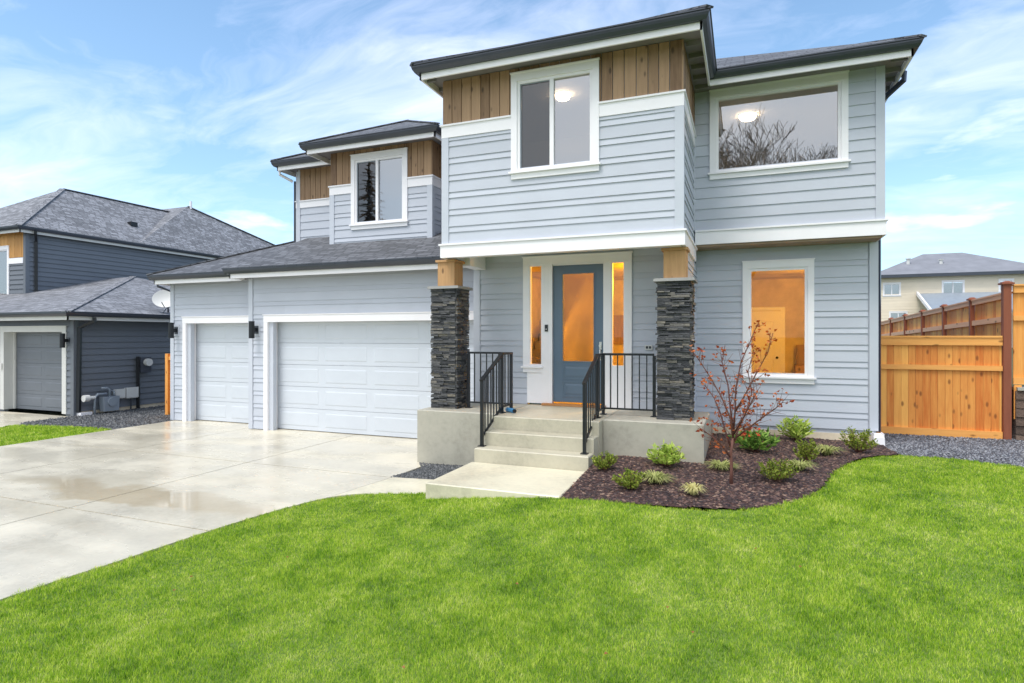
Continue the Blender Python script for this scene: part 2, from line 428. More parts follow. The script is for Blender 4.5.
# neighbour's driveway and the grass strip between
nd = MB(); slab(nd, [(-24.5,-10), (-15.3,-10), (-15.5,7), (-16.62,9.3), (-16.75,10.4), (-24.5,10.4)], -.2, -.06)
tag(nd.build('driveway', M['drive']), kind='structure')
strip_poly = [(-15.32,-10),(-13.22,-10),(-13.22,8.6),(-13.35,9.15),(-14.2,9.15),(-15.4,8.9),(-16.2,8.75),(-15.5,7)]
ribbon_fill('lawn', M['lawnsoil'], strip_poly, -.03, cell=.1)
gravel_left = [(-16.2,8.8),(-15.4,8.9),(-14.2,9.15),(-13.3,9.15),(-13.2,9.6),(-13.36,14),(-16.66,14),(-16.66,9.2)]
ribbon_fill('gravel_strip', M['gravel'], gravel_left, -.05, cell=.12)
gravel_patch = [(-4.92,7.5),(-4.05,7.62),(-3.66,7.72),(-3.66,8.54),(-5.03,8.54),(-4.76,8.2)]
tag(grid_sheet('gravel_strip', M['gravel'], in_poly(gravel_patch), -5.08, -3.6, 7.4, 8.6, .04, -.012, lambda x, y: .03*S((x+4.9)/1.3)), kind='structure')
gravel_right = ge + [(14,20),(2.05,20),(2.05,10.7)]
def gz_yard(x, y): return gz(x, y)-.09*S((y-10.4)/2.2)
xs_ = [p[0] for p in gravel_right]; ys_ = [p[1] for p in gravel_right]
tag(grid_sheet('gravel_yard', M['gravel'], in_poly(gravel_right), min(xs_)-.12, max(xs_)+.12, min(ys_)-.12, max(ys_)+.12, .12, -.015, gz_yard), kind='structure')
bed_poly = be + [(2.08,10.6),(2.03,11.3),(-.54,11.3),(-.54,8.6),(-1.93,8.6)]
def bed_z(x, y): return gz(x, y)+.02*math.sin(x*3)*math.cos(y*2.3)
f_ = in_poly(bed_poly)
tag(grid_sheet('mulch_bed', M['mulch'], f_, -2, 2.6, 6.3, 11.4, .06, .0, bed_z), kind='structure')

# road and kerb behind the photographer
rd = MB(); slab(rd, [(-60,-17.5), (60,-17.5), (60,-11), (-60,-11)], -.3, -.13); tag(rd.build('road', M['asphalt']), kind='structure')
kb = MB(); slab(kb, [(-60,-11), (60,-11), (60,-10.8), (-60,-10.8)], -.3, -.01); slab(kb, [(-60,-17.7), (60,-17.7), (60,-17.5), (-60,-17.5)], -.3, -.01)
tag(kb.build('kerb', M['found']), kind='structure')

# scattered bits
def bits_mesh(name, m, inside, bx, n, size, zf, flat=.5, elong=1.0):
    mb = MB(); c = 0
    while c < n:
        x = U(bx[0], bx[1]); y = U(bx[2], bx[3])
        if not inside(x, y): continue
        c += 1; s = size*U(.6, 1.5); a = U(0, PI); z = zf(x, y)
        ca, sa = math.cos(a), math.sin(a); tl = U(-.5, .5); e = s*elong*U(.7, 1.3); w = s*U(.6, 1); h = s*flat*U(.7, 1.3)
        i = len(mb.v)
        for px, py, pz in ((e,0,tl*h),(0,w,0),(-e,0,-tl*h),(0,-w,0),(e*.1,w*.1,h),(0,0,-h*.4)):
            mb.v.append((x+px*ca-py*sa, y+px*sa+py*ca, z+pz+h*.25))
        for q in ((0,1,4),(1,2,4),(2,3,4),(3,0,4),(1,0,5),(2,1,5),(3,2,5),(0,3,5)): mb.f.append(tuple(i+k for k in q))
    return mb.build(name, m)
inbed = in_poly(bed_poly)
o = bits_mesh('bark_mulch', M['chips'], inbed, (-2, 2.4, 6.3, 11.3), 16000, .017, bed_z, .45, 1.5)
tag(o, 'dark red brown bark mulch covering the planting bed', 'mulch', kind='stuff')
inl = in_poly(gravel_right)
o = bits_mesh('gravel', M['pebbles'], lambda x, y: inl(x, y) and y < 13.2 and x < 6, (2, 6, 9.3, 13.2), 18000, .017, lambda x, y: gz_yard(x, y)-.012, .7)
tag(o, 'blue grey gravel in front of the cedar fence right of the house', 'gravel', kind='stuff')
o = bits_mesh('gravel', M['dpebbles'], in_poly(gravel_patch), (-5.1, -3.6, 7.4, 8.6), 3600, .016, lambda x, y: -.008+.03*S((x+4.9)/1.3), .8)
tag(o, 'small triangle of dark gravel between driveway, stoop and landing', 'gravel', kind='stuff')
o = bits_mesh('gravel', M['dpebbles'], in_poly(gravel_left), (-16.7, -13.2, 8.7, 13.5), 9000, .022, lambda x, y: -.045, .7)
tag(o, 'dark gravel strip along the slate blue neighbouring house', 'gravel', kind='stuff')

# ------------------------------------------------------------------ grass
def poly_np(np, P, x, y):
    c = np.zeros(len(x), bool); j = len(P)-1
    for i in range(len(P)):
        xi, yi = P[i]; xj, yj = P[j]
        if yi != yj: c ^= ((yi > y) != (yj > y)) & (x < (xj-xi)*(y-yi)/(yj-yi)+xi)
        j = i
    return c
def gz_np(x, y):
    import numpy as np
    f = lambda t: np.clip(t, 0, 1)**2*(3-2*np.clip(t, 0, 1))
    return .35*f((x+5)/3.6)*f((y-2)/6)
def grass_mesh(name, regions, label):
    import numpy as np
    rng = np.random.default_rng(3)
    V = []
    for (inside, bx, dens, hh, ww, zf, falloff) in regions:
        x = rng.uniform(bx[0], bx[1], int((bx[1]-bx[0])*(bx[3]-bx[2])*dens)); y = rng.uniform(bx[2], bx[3], len(x))
        d = np.hypot(x, y); p = np.minimum(1, (falloff/np.maximum(d, .1))**1.5) if falloff else np.ones(len(x))
        k = rng.random(len(x)) < p; x, y, d = x[k], y[k], d[k]
        k = poly_np(np, inside, x+.022*np.sin(y*37+3*np.sin(x*23))+rng.normal(0, .01, len(x)), y+.022*np.sin(x*41+2*np.sin(y*19))); x, y, d = x[k], y[k], d[k]
        n = len(x); z = zf(x, y)+np.zeros(n)
        cl = np.sin(x*9.1+3*np.sin(y*5.3))*np.sin(y*8.3+2.5*np.sin(x*6.1)); h = hh*rng.uniform(.45, 1.3, n)*(1+.22*np.sin(x*2.1+y*1.3)*np.sin(y*1.7-x)+.22*cl)
        w = ww*rng.uniform(.7, 1.3, n)*(np.maximum(1, d/falloff)**.75 if falloff else 1)
        a = rng.uniform(0, 2*PI, n); la = rng.uniform(0, 2*PI, n); lean = h*rng.uniform(.15, .95, n)
        ca, sa = np.cos(a)*w/2, np.sin(a)*w/2; lx, ly = np.cos(la)*lean, np.sin(la)*lean
        P = np.zeros((n, 5, 3))
        P[:,0] = np.c_[x-ca, y-sa, z-.01]; P[:,1] = np.c_[x+ca, y+sa, z-.01]
        P[:,2] = np.c_[x+ca*.8+lx*.35, y+sa*.8+ly*.35, z+h*.6]; P[:,3] = np.c_[x-ca*.8+lx*.35, y-sa*.8+ly*.35, z+h*.6]
        P[:,4] = np.c_[x+lx, y+ly, z+h]
        V.append(P)
    P = np.concatenate(V); n = len(P)
    me = bpy.data.meshes.new(name)
    me.vertices.add(n*5); me.vertices.foreach_set('co', P.reshape(-1).astype('f'))
    base = (np.arange(n)*5)[:, None]
    li = np.concatenate([base+np.array([[0,1,2,3]]), base+np.array([[3,2,4]])], axis=1).reshape(-1)
    me.loops.add(n*7); me.loops.foreach_set('vertex_index', li.astype('i'))
    st = (np.arange(n)*7)[:, None]+np.array([[0, 4]])
    me.polygons.add(n*2); me.polygons.foreach_set('loop_start', st.reshape(-1).astype('i'))
    me.update(calc_edges=True); me.validate()
    me.materials.append(M['grass'])
    o = bpy.data.objects.new(name, me); col.objects.link(o)
    print('blades', n)
    return tag(o, label, 'grass', kind='stuff')
grass_mesh('lawn_grass', [(lawn_poly, (-6, 9.5, 1.6, 10.3), 20000, .026, .0029, lambda a, b: gz_np(a, b)-.012, 4.2)],
           'bright green front lawn sweeping from the driveway to the planting bed')
grass_mesh('lawn_grass', [(strip_poly, (-16.4, -13.2, 4.5, 9.2), 2200, .04, .011, lambda a, b: -.03, None)],
           'narrow green grass strip between the two driveways at far left')

# ------------------------------------------------------------------ wall pieces
def lap(mb, A, B, z0, z1, nrm, openings=(), pat=(.19, .095), ztop=None, proud=.016):
    """Lap boards on the vertical plane through A and B (2D points), outward normal nrm. openings: (s0,s1,z0,z1) along A>B."""
    A = Vector((*A, 0)); B = Vector((*B, 0)); L = (B-A).length; d = (B-A)/L; n = Vector((*nrm, 0))
    z = z0; k = 0
    while z < z1-1e-4:
        e = pat[k % len(pat)]; zt = min(z+e, z1); k += 1
        cuts = sorted({z, zt} | {q for o_ in openings for q in (o_[2], o_[3]) if z < q < zt})
        for za, zb in zip(cuts[:-1], cuts[1:]):
            iv = [(0, L)]
            for s0, s1, oa, ob in openings:
                if oa < zb-1e-4 and ob > za+1e-4:
                    nv = []
                    for a, b in iv:
                        if s1 <= a or s0 >= b: nv.append((a, b)); continue
                        if s0 > a: nv.append((a, s0))
                        if s1 < b: nv.append((s1, b))
                    iv = nv
            fa = proud*(1-(za-z)/e)+.003; fb = proud*(1-(zb-z)/e)+.003
            for a, b in iv:
                # butt joints now and then
                segs = [(a, b)]
                if b-a > 2.4 and R() < .4:
                    c = U(a+.8, b-.8); segs = [(a, c), (c, b)]
                for a_, b_ in segs:
                    p = A+d*a_; q = A+d*b_
                    i = len(mb.v)
                    def pt(o_, off, zz): v = o_+n*off; return (v.x, v.y, zz)
                    Bq = [pt(p, fa, za), pt(q, fa, za), pt(q, -.01, za), pt(p, -.01, za)]
                    Tq = [pt(p, fb, zb), pt(q, fb, zb), pt(q, -.01, zb), pt(p, -.01, zb)]
                    mb.hexa(Bq, Tq)
        z = zt
def boards(mb, A, B, z0, z1, nrm, w=.165, openings=(), gap=.011, th=.02):
    A = Vector((*A, 0)); B = Vector((*B, 0)); L = (B-A).length; d = (B-A)/L; n = Vector((*nrm, 0)); s = 0
    def add(a, b, za, zb, off):
        p = A+d*a; q = A+d*b
        def pt(o_, f, z): v = o_+n*f; return (v.x, v.y, z)
        mb.hexa([pt(p,off,za), pt(q,off,za), pt(q,-.005,za), pt(p,-.005,za)], [pt(p,off,zb), pt(q,off,zb), pt(q,-.005,zb), pt(p,-.005,zb)])
    while s < L-.01:
        e = min(s+w*U(.93, 1.07), L)
        if L-e < .05: e = L
        segs = [(z0, z1)]
        a, b = s+gap/2, e-gap/2
        parts = [(a, b, z0, z1)]
        for s0, s1, oa, ob in openings:
            np_ = []
            for (a_, b_, c_, d_) in parts:
                if s1 <= a_ or s0 >= b_ or oa >= d_ or ob <= c_: np_.append((a_, b_, c_, d_)); continue
                if s0 > a_: np_.append((a_, s0, c_, d_))
                if s1 < b_: np_.append((s1, b_, c_, d_))
                m0, m1 = max(a_, s0), min(b_, s1)
                if oa > c_: np_.append((m0, m1, c_, oa))
                if ob < d_: np_.append((m0, m1, ob, d_))
            parts = np_
        for (a_, b_, c_, d_) in parts: add(a_, b_, c_, d_, th+U(-.002, .002))
        s = e
def backing(mb, A, B, z0, z1, nrm, openings=(), th=.1, off=-.012):
    """Solid wall core behind the cladding, with real openings."""
    A = Vector((*A, 0)); B = Vector((*B, 0)); L = (B-A).length; d = (B-A)/L; n = Vector((*nrm, 0))
    zs = sorted({z0, z1} | {q for o_ in openings for q in (o_[2], o_[3]) if z0 < q < z1})
    for za, zb in zip(zs[:-1], zs[1:]):
        iv = [(0, L)]
        for s0, s1, oa, ob in openings:
            if oa < zb-1e-4 and ob > za+1e-4:
                nv = []
                for a, b in iv:
                    if s1 <= a or s0 >= b: nv.append((a, b)); continue
                    if s0 > a: nv.append((a, s0))
                    if s1 < b: nv.append((s1, b))
                iv = nv
        for a, b in iv:
            p = A+d*a; q = A+d*b
            P = [p+n*off, q+n*off, q+n*(off-th), p+n*(off-th)]
            mb.hexa([(v.x, v.y, za) for v in P], [(v.x, v.y, zb) for v in P])

# ------------------------------------------------------------------ THE HOUSE
house = thing('house', 'two storey pale blue house with wood accents and two white garage doors', 'house', (-4.5, 12, 0))
F = (0, -1)
ZE = 6.25   # underside of the upper fascia
core = MB(); sid = MB(); trimb = MB(); cor = MB(); wd = MB()

def win_open(Xa, w): return w
# window openings: (x0,x1,z0,z1) of trim outer
W_MU = (-3.45, -2.03, 4.70, 6.25); W_UR = (-.56, 1.55, 4.92, 6.33); W_LR = (-.03, 1.11, 1.39, 3.41)
W_DO = (-8.38, -6.89, 4.64, 6.22)
def ops(A, lst): return [(a-A, b-A, c, d) for a, b, c, d in lst]
def shrink(w, t=.06): return (w[0]+t, w[1]-t, w[2]+t, w[3]-t)

# upper front box
Yu = 8.75; XL, XR = -4.67, -.83
backing(core, (XL, Yu), (XR, Yu), 3.41, 6.45, F, ops(XL, [shrink(W_MU)]))
lap(sid, (XL+.1, Yu), (XR-.1, Yu), 3.63, 5.39, F, ops(XL+.1, [shrink(W_MU)]))
boards(wd, (XL, Yu), (XR, Yu), 5.605, 6.34, F, .165, ops(XL, [shrink(W_MU)]))
# right return of the upper box (from the front to the recessed right wall)
backing(core, (XR, Yu), (XR, 11.2), 3.41, 6.45, (1, 0))
lap(sid, (XR, Yu+.1), (XR, 10.9), 3.63, 5.39, (1, 0))
boards(wd, (XR, Yu-.02), (XR, 10.9), 5.605, 6.34, (1, 0), .15)
backing(core, (XL, 12.2), (XL, Yu), 3.41, 6.45, (-1, 0))
lap(sid, (XL, 12.1), (XL, Yu+.1), 3.63, 5.39, (-1, 0))
boards(wd, (XL, 12.1), (XL, Yu), 5.605, 6.34, (-1, 0), .15)
# upper right, cantilevered
Yr = 10.8; XW = 2.03
backing(core, (XR-.1, Yr), (XW, Yr), 3.70, 6.45, F, ops(XR-.1, [shrink(W_UR)]))
lap(sid, (XR, Yr), (XW-.1, Yr), 3.94, 6.40, F, ops(XR, [shrink(W_UR)]), pat=(.185,))
backing(core, (XW, Yr), (XW, 17.5), 3.70, 6.45, (1, 0)); lap(sid, (XW, Yr+.1), (XW, 17.5), 3.94, 6.40, (1, 0), pat=(.185,))
# lower right
Yl = 11.3
backing(core, (XR, Yl), (XW, Yl), .45, 3.70, F, ops(XR, [shrink(W_LR)]))
lap(sid, (XR, Yl), (XW-.12, Yl), .53, 3.68, F, ops(XR, [shrink(W_LR)]))
backing(core, (XW, Yl), (XW, 17.5), .45, 3.70, (1, 0)); lap(sid, (XW, Yl+.1), (XW, 17.5), .53, 3.68, (1, 0))
# return wall beside the porch
backing(core, (XR, 9.3), (XR, Yl), .6, 3.45, (1, 0), th=.18); lap(sid, (XR, 9.36), (XR, Yl), .7, 3.41, (1, 0))
# door wall
Yd = 10.0; DO = (-3.71, -1.76, .86, 3.50)
D_open = (-3.64, -1.83, .86, 3.44)
backing(core, (XL, Yd), (-1.0, Yd), .7, 3.6, F, ops(XL, [D_open]))
lap(sid, (XL+.1, Yd), (-1.01, Yd), .88, 3.56, F, ops(XL+.1, [D_open]))
backing(core, (XL, 10.3), (XL, Yd), 0, 3.6, (-1, 0), th=.08)
# garage fronts
Yg = 10.25; G2 = (-9.97, -4.69, 0, 2.55); XG = -10.4
G2o = (-9.68, -4.80, -1, 2.42)
backing(core, (XG, Yg), (-4.67, Yg), 0, 3.45, F, ops(XG, [(-9.75, -4.73, -1, 2.47)]))
lap(sid, (XG+.1, Yg), (-4.67, Yg), .02, 3.42, F, ops(XG+.1, [(-9.9, -4.7, -1, 2.5)]))
Y1 = 10.6; X1 = -13.3
backing(core, (X1, Y1), (XG, Y1), 0, 3.45, F, ops(X1, [(-12.68, -10.55, -1, 2.47)]))
lap(sid, (X1+.1, Y1), (XG, Y1), .02, 3.42, F, ops(X1+.1, [(-12.8, -10.5, -1, 2.5)]))
backing(core, (XG, 10.7), (XG, Yg), 0, 3.45, (-1, 0)); lap(sid, (XG, 10.7), (XG, Yg+.1), .02, 3.42, (-1, 0))
backing(core, (X1, 17), (X1, Y1), 0, 3.45, (-1, 0)); lap(sid, (X1, 17), (X1, Y1+.1), .02, 3.42, (-1, 0))
# dormer above garage
Yo = 11.25; XD0, XD1 = -8.96, -6.30
backing(core, (XD0, Yo), (XD1, Yo), 4.0, 6.45, F, ops(XD0, [shrink(W_DO)]))
lap(sid, (XD0+.1, Yo), (XD1-.1, Yo), 4.08, 5.37, F, ops(XD0+.1, [shrink(W_DO)]))
boards(wd, (XD0, Yo), (XD1, Yo), 5.585, 6.34, F, .165, ops(XD0, [shrink(W_DO)]))
backing(core, (XD1, Yo), (XD1, 12.3), 4.0, 6.45, (1, 0)); lap(sid, (XD1, Yo+.1), (XD1, 12.3), 4.08, 5.37, (1, 0)); boards(wd, (XD1, Yo-.02), (XD1, 12.3), 5.585, 6.34, (1, 0))
backing(core, (XD0, 12.1), (XD0, Yo), 4.0, 6.45, (-1, 0)); lap(sid, (XD0, 12.1), (XD0, Yo+.1), 4.08, 5.37, (-1, 0)); boards(wd, (XD0, 12.1), (XD0, Yo), 5.585, 6.34, (-1, 0))
# left volume
Yv = 12.05; XV = -10.65
backing(core, (XV, Yv), (XL, Yv), 4.0, 6.45, F); lap(sid, (XV+.1, Yv), (XD0, Yv), 4.05, 5.36, F, pat=(.19,)); boards(wd, (XV+.09, Yv), (XD0, Yv), 5.55, 6.34, F, .165)
lap(sid, (XD1, Yv), (XL, Yv), 4.05, 5.36, F, pat=(.19,)); boards(wd, (XD1, Yv), (XL, Yv), 5.55, 6.34, F, .165)
backing(core, (XV, 16), (XV, Yv), 3.6, 6.45, (-1, 0)); lap(sid, (XV, 16), (XV, Yv+.1), 3.6, 5.36, (-1, 0), pat=(.19,)); boards(wd, (XV, 16), (XV, Yv), 5.55, 6.34, (-1, 0))
# rear walls, simple cladding
for (a, b, y, z0, z1) in ((X1, XW, 17.5, 0, 3.45), (XL, XW, 17.4, 3.45, 6.45), (XV, XL, 16.05, 3.4, 6.45)):
    backing(core, (b, y), (a, y), z0, z1, (0, 1)); lap(sid, (b, y), (a, y), z0+.05, z1-.05, (0, 1))
core.build('wall', M['corner'], house)
sid.build('siding', M['siding'], house)
w_ = wd.build('wood_cladding', M['wood'], house)

def cboard(x, y, z0, z1, w=.1, xd=1, yd=1, t=.028):
    cor = MB()
    """L-shaped corner board: arm along x from the corner (direction xd) and along y (direction yd); faces outward."""
    cor.box(x-xd*t, x+xd*w, y-t*yd, y-.002*yd, z0, z1); cor.box(x-xd*t, x-xd*.002, y-.002*yd, y+yd*w, z0, z1)
    cor.build('corner_board', M['corner'], house)
cboard(XR, Yu, 3.635, 5.39, xd=-1); cboard(XL, Yu, 3.635, 5.39, xd=1)
cboard(XW, Yr, 3.945, 6.38, xd=-1); cboard(XW, Yl, .53, 3.69, xd=-1)
cboard(XL, Yd, .88, 3.34, xd=1); cboard(XG, Yg, .01, 3.4, .09, xd=1); cboard(X1, Y1, .01, 3.4, .09, xd=1)
cboard(XD0, Yo, 4.06, 5.37, xd=1); cboard(XD1, Yo, 4.06, 5.37, xd=-1); cboard(XV, Yv, 3.95, 6.3, xd=1)
cor = MB(); cor.box(XR+.004, XR+.03, 10.7, 10.796, 3.95, 5.38)
cor.build('corner_board', M['corner'], house)

# white bands with drip caps
def band(x0, x1, y, z0, z1, left=True, right=True, yb_r=None, yb_l=None, t=.03):
    bd = MB()
    bd.box(x0-(t if left else 0), x1+(t if right else 0), y-t, y-.002, z0, z1)
    bd.box(x0-(t+.022 if left else 0), x1+(t+.022 if right else 0), y-t-.022, y-.004, z1+.001, z1+.028)
    if yb_r: bd.box(x1+.002, x1+t, y-.001, yb_r, z0, z1); bd.box(x1+.004, x1+t+.022, y-.003, yb_r, z1+.001, z1+.028)
    if yb_l: bd.box(x0-t, x0-.002, y-.001, yb_l, z0, z1); bd.box(x0-t-.022, x0-.004, y-.003, yb_l, z1+.001, z1+.028)
    bd.build('band_board', M['white'], house)
def band_gap(x0, x1, g0, g1, y, z0, z1, **k):
    band(x0, g0, y, z0, z1, right=False, yb_l=k.get('yb_l')); band(g1, x1, y, z0, z1, left=False, yb_r=k.get('yb_r'))
band_gap(XL, XR, W_MU[0], W_MU[1], Yu, 5.392, 5.58, yb_r=10.79, yb_l=12.0)
band(XL, XR, Yu, 3.40, 3.60, yb_r=10.79, yb_l=12.0, t=.045)
band(XR+.03, XW, Yr, 3.69, 3.91, left=False, yb_r=17.3, t=.045)
band_gap(XD0, XD1, W_DO[0], W_DO[1], Yo, 5.372, 5.555, yb_r=12.03, yb_l=12.03)
band(XV+.10, XD0-.03, Yv, 5.362, 5.52, left=False, right=False)
band(XV-.001, XV+.0, Yv, 5.362, 5.52, right=False, yb_l=15.9)

# soffit under cantilever, porch ceiling, beam, header
so = MB(); so.box(XR+.02, XW-.01, Yr-.0, Yl+.02, 3.655, 3.688); so.build('cantilever_soffit', M['soffit_wood'], house)
pc = MB(); pc.box(XL+.22, XR-.18, Yu+.12, Yd+.05, 3.56, 3.60); pc.build('porch_ceiling', M['white'], house)
pb = MB(); pb.box(XL, XL+.21, 9.32, 10.2, 3.33, 3.62); pb.box(XL+.21, XR-.02, Yu+.0, Yu+.11, 3.402, 3.5)
pb.box(XR-.19, XR-.012, Yu+.115, 9.3, 3.402, 3.62)
pb.build('porch_beam', M['white'], house)
# foundation
fd = MB(); fd.box(XR-.03, XW-.015, Yl-.0, Yl+.2, .05, .455); fd.box(XW-.2, XW-.01, Yl+.2, 17.3, .05, .45)
fd.build('foundation', M['found'], house)

# ------------------------------------------------------------------ roofs
def rect_hip(mb, x0, x1, y0, y1, z, p):
    """Closed hip roof on the rectangle; ridge along the longer side."""
    w, d = x1-x0, y1-y0
    if w >= d: h = d/2; r0, r1 = (x0+h, y0+h, z+p*h), (x1-h, y0+h, z+p*h)
    else: h = w/2; r0, r1 = (x0+h, y0+h, z+p*h), (x0+h, y1-h, z+p*h)
    a, b, c, e = (x0,y0,z), (x1,y0,z), (x1,y1,z), (x0,y1,z)
    if w >= d:
        mb.face([a, b, r1, r0]); mb.face([b, c, r1]); mb.face([c, e, r0, r1]); mb.face([e, a, r0])
    else:
        mb.face([a, b, r0]); mb.face([b, c, r1, r0]); mb.face([c, e, r1]); mb.face([e, a, r0, r1])
    mb.face([e, c, b, a])
    return r0, r1
def hipcap(mb, pts, w=.12):
    for p, q in pts:
        m1 = MB(); CAPS.append((mb, m1)); m1.bar(Vector(p)+Vector((0,0,.012)), Vector(q)+Vector((0,0,.012)), w, .025)
CAPS = []
def build_caps(mb, m, parent):
    for a, b in CAPS:
        if a is mb: b.build('ridge_cap', m, parent)
P5 = .5; ZR = 6.445
rf = MB(); caps = MB()
# white fascia boundary rectangles (wall + overhang); gutter outside of it
def eave_run(fas, gut, A, B, n, z, fh=.095, gw=.11, gh=.125, ext0=0, ext1=0, g0=None, g1=None):
    """Fascia and K-style gutter on the eave line A>B (2D); n outward. z = fascia bottom."""
    A = Vector(A); B = Vector(B); d = (B-A).normalized(); n = Vector(n)
    def q(p, off, zz): v = p+n*off; return (v.x, v.y, zz)
    a = A-d*ext0; b = B+d*ext1
    fas.hexa([q(a,0,z), q(b,0,z), q(b,-.03,z), q(a,-.03,z)], [q(a,0,z+.19), q(b,0,z+.19), q(b,-.03,z+.19), q(a,-.03,z+.19)])
    e0 = ext0 if g0 is None else g0; e1 = ext1 if g1 is None else g1
    zb = z+fh; prof = [(0, zb), (.055, zb), (.085, zb+.045), (gw-.012, zb+.08), (gw-.012, zb+gh-.018), (gw+.004, zb+gh-.018), (gw+.004, zb+gh), (.0, zb+gh)]
    # mitred ends: extend by the offset itself
    i = len(gut.v); m = len(prof)
    for p, ee, s in ((A, e0, -1), (B, e1, 1)):
        for off, zz in prof:
            ex = ee if ee is not True else off
            v = p+d*s*(off if ee is True else ee)+n*(off+.001); gut.v.append((v.x, v.y, zz))
    for k in range(m): gut.f.append((i+k, i+(k+1) % m, i+m+(k+1) % m, i+m+k))
    gut.f.append(tuple(i+k for k in reversed(range(m)))); gut.f.append(tuple(i+m+k for k in range(m)))
fas = MB(); gut = MB(); sof = MB()
def soffit(x0, x1, y0, y1, z, nx=True):
    sof.box(x0+.03, x1-.03, y0+.03, y1-.03, z+.10, z+.115)
def tails_x(x0, x1, y0, y1, z, st=.4):   # rafters running in y, spaced in x
    x = x0+.1
    while x < x1: sof.box(x, x+.04, y0+.031, y1, z+.035, z+.1); x += st
def tails_y(x0, x1, y0, y1, z, st=.4):
    y = y0+.1
    while y < y1: sof.box(x0+.031, x1-.031, y, y+.04, z+.035, z+.1); y += st
def slope(mb, pts, cap=True): mb.face(pts)

# upper roof over front box and main body
fx0, fx1, fy = -4.90, -.53, 8.35      # front box fascia lines
bx1, by = 2.33, 10.30                  # main body fascia lines (right, front)
g = .105
eave_run(fas, gut, (fx0, fy), (fx1, fy), (0,-1), ZE, ext0=0, ext1=0, g0=True, g1=True)
eave_run(fas, gut, (fx1, fy), (fx1, by), (1,0), ZE, g0=True, g1=0)
eave_run(fas, gut, (fx1-.0, by), (bx1, by), (0,-1), ZE, g0=0, g1=True)
eave_run(fas, gut, (bx1, by), (bx1, 18.0), (1,0), ZE, g0=True, g1=True)
eave_run(fas, gut, (fx0, 18.0), (fx0, fy), (-1,0), ZE, g0=True, g1=True)
eave_run(fas, gut, (bx1, 18.0), (fx0, 18.0), (0,1), ZE, g0=True, g1=True)
zt = ZE+.215
rect_hip(rf, fx0-g, fx1+g, fy-g, 17.9, zt, P5)
r0, r1 = rect_hip(rf, fx0-g, bx1+g, by-g, 18.1, zt+.001, P5)
hipcap(caps, [((bx1+g, by-g, zt), r1), (r0, r1), ((fx0-g, fy-g, zt), (fx0-g+(fx1-fx0+2*g)/2, fy-g+(fx1-fx0+2*g)/2, zt+P5*(fx1-fx0+2*g)/2)),
              ((fx1+g, fy-g, zt), (fx0-g+(fx1-fx0+2*g)/2, fy-g+(fx1-fx0+2*g)/2, zt+P5*(fx1-fx0+2*g)/2))])
# soffits
sof.box(fx0+.03, fx1-.03, fy+.03, Yu-.0, ZE+.10, ZE+.115)
sof.box(fx0+.03, XL, Yu, 17.9, ZE+.10, ZE+.115); sof.box(XR, fx1-.03, Yu, Yr, ZE+.10, ZE+.115)
sof.box(fx1-.03, bx1-.03, by+.03, Yr, ZE+.10, ZE+.115); sof.box(XW, bx1-.03, Yr, 17.9, ZE+.10, ZE+.115)
tails_y(XR+.02, fx1, Yu, by+.3, ZE); tails_y(fx0, XL-.02, fy+.1, 17.8, ZE)
tails_y(XW+.02, bx1, by+.1, 17.8, ZE)
# dormer roof
dx0, dx1, dy = -9.33, -5.98, 10.82
eave_run(fas, gut, (dx0, dy), (dx1, dy), (0,-1), ZE, g0=True, g1=True)
eave_run(fas, gut, (dx1, dy), (dx1, 13.2), (1,0), ZE, g0=True, g1=0)
eave_run(fas, gut, (dx0, 12.4), (dx0, dy), (-1,0), ZE, g0=0, g1=True)
rect_hip(rf, dx0-g, dx1+g, dy-g, 16.0, zt+.002, P5)
hc = (dx1-dx0+2*g)/2
hipcap(caps, [((dx0-g, dy-g, zt), (dx0-g+hc, dy-g+hc, zt+P5*hc)), ((dx1+g, dy-g, zt), (dx0-g+hc, dy-g+hc, zt+P5*hc)), ((dx0-g+hc, dy-g+hc, zt+P5*hc), (dx0-g+hc, 15, zt+P5*hc))])
sof.box(dx0+.03, dx1-.03, dy+.03, Yo, ZE+.10, ZE+.115); sof.box(dx0+.03, XD0, Yo, 12.1, ZE+.10, ZE+.115); sof.box(XD1, dx1-.03, Yo, 12.1, ZE+.10, ZE+.115)
# left volume roof
vx0, vy = -10.92, 11.62
eave_run(fas, gut, (vx0, vy), (dx0+.05, vy), (0,-1), ZE-.002, g0=True, g1=0)
eave_run(fas, gut, (vx0, 16.3), (vx0, vy), (-1,0), ZE-.002, g0=True, g1=True)
eave_run(fas, gut, (fx0, 16.3), (vx0, 16.3), (0,1), ZE-.002, g0=0, g1=True)
eave_run(fas, gut, (dx1+.0, vy), (fx0-.15, vy), (0,-1), ZE-.002, g0=0, g1=0)
r0, r1 = rect_hip(rf, vx0-g, -4.9, vy-g, 16.4, zt-.003, P5)
hipcap(caps, [((vx0-g, vy-g, zt), r0), (r0, r1)])
sof.box(vx0+.03, -5, vy+.03, Yv, ZE+.097, ZE+.112); sof.box(vx0+.03, XV, Yv, 16.2, ZE+.097, ZE+.112)
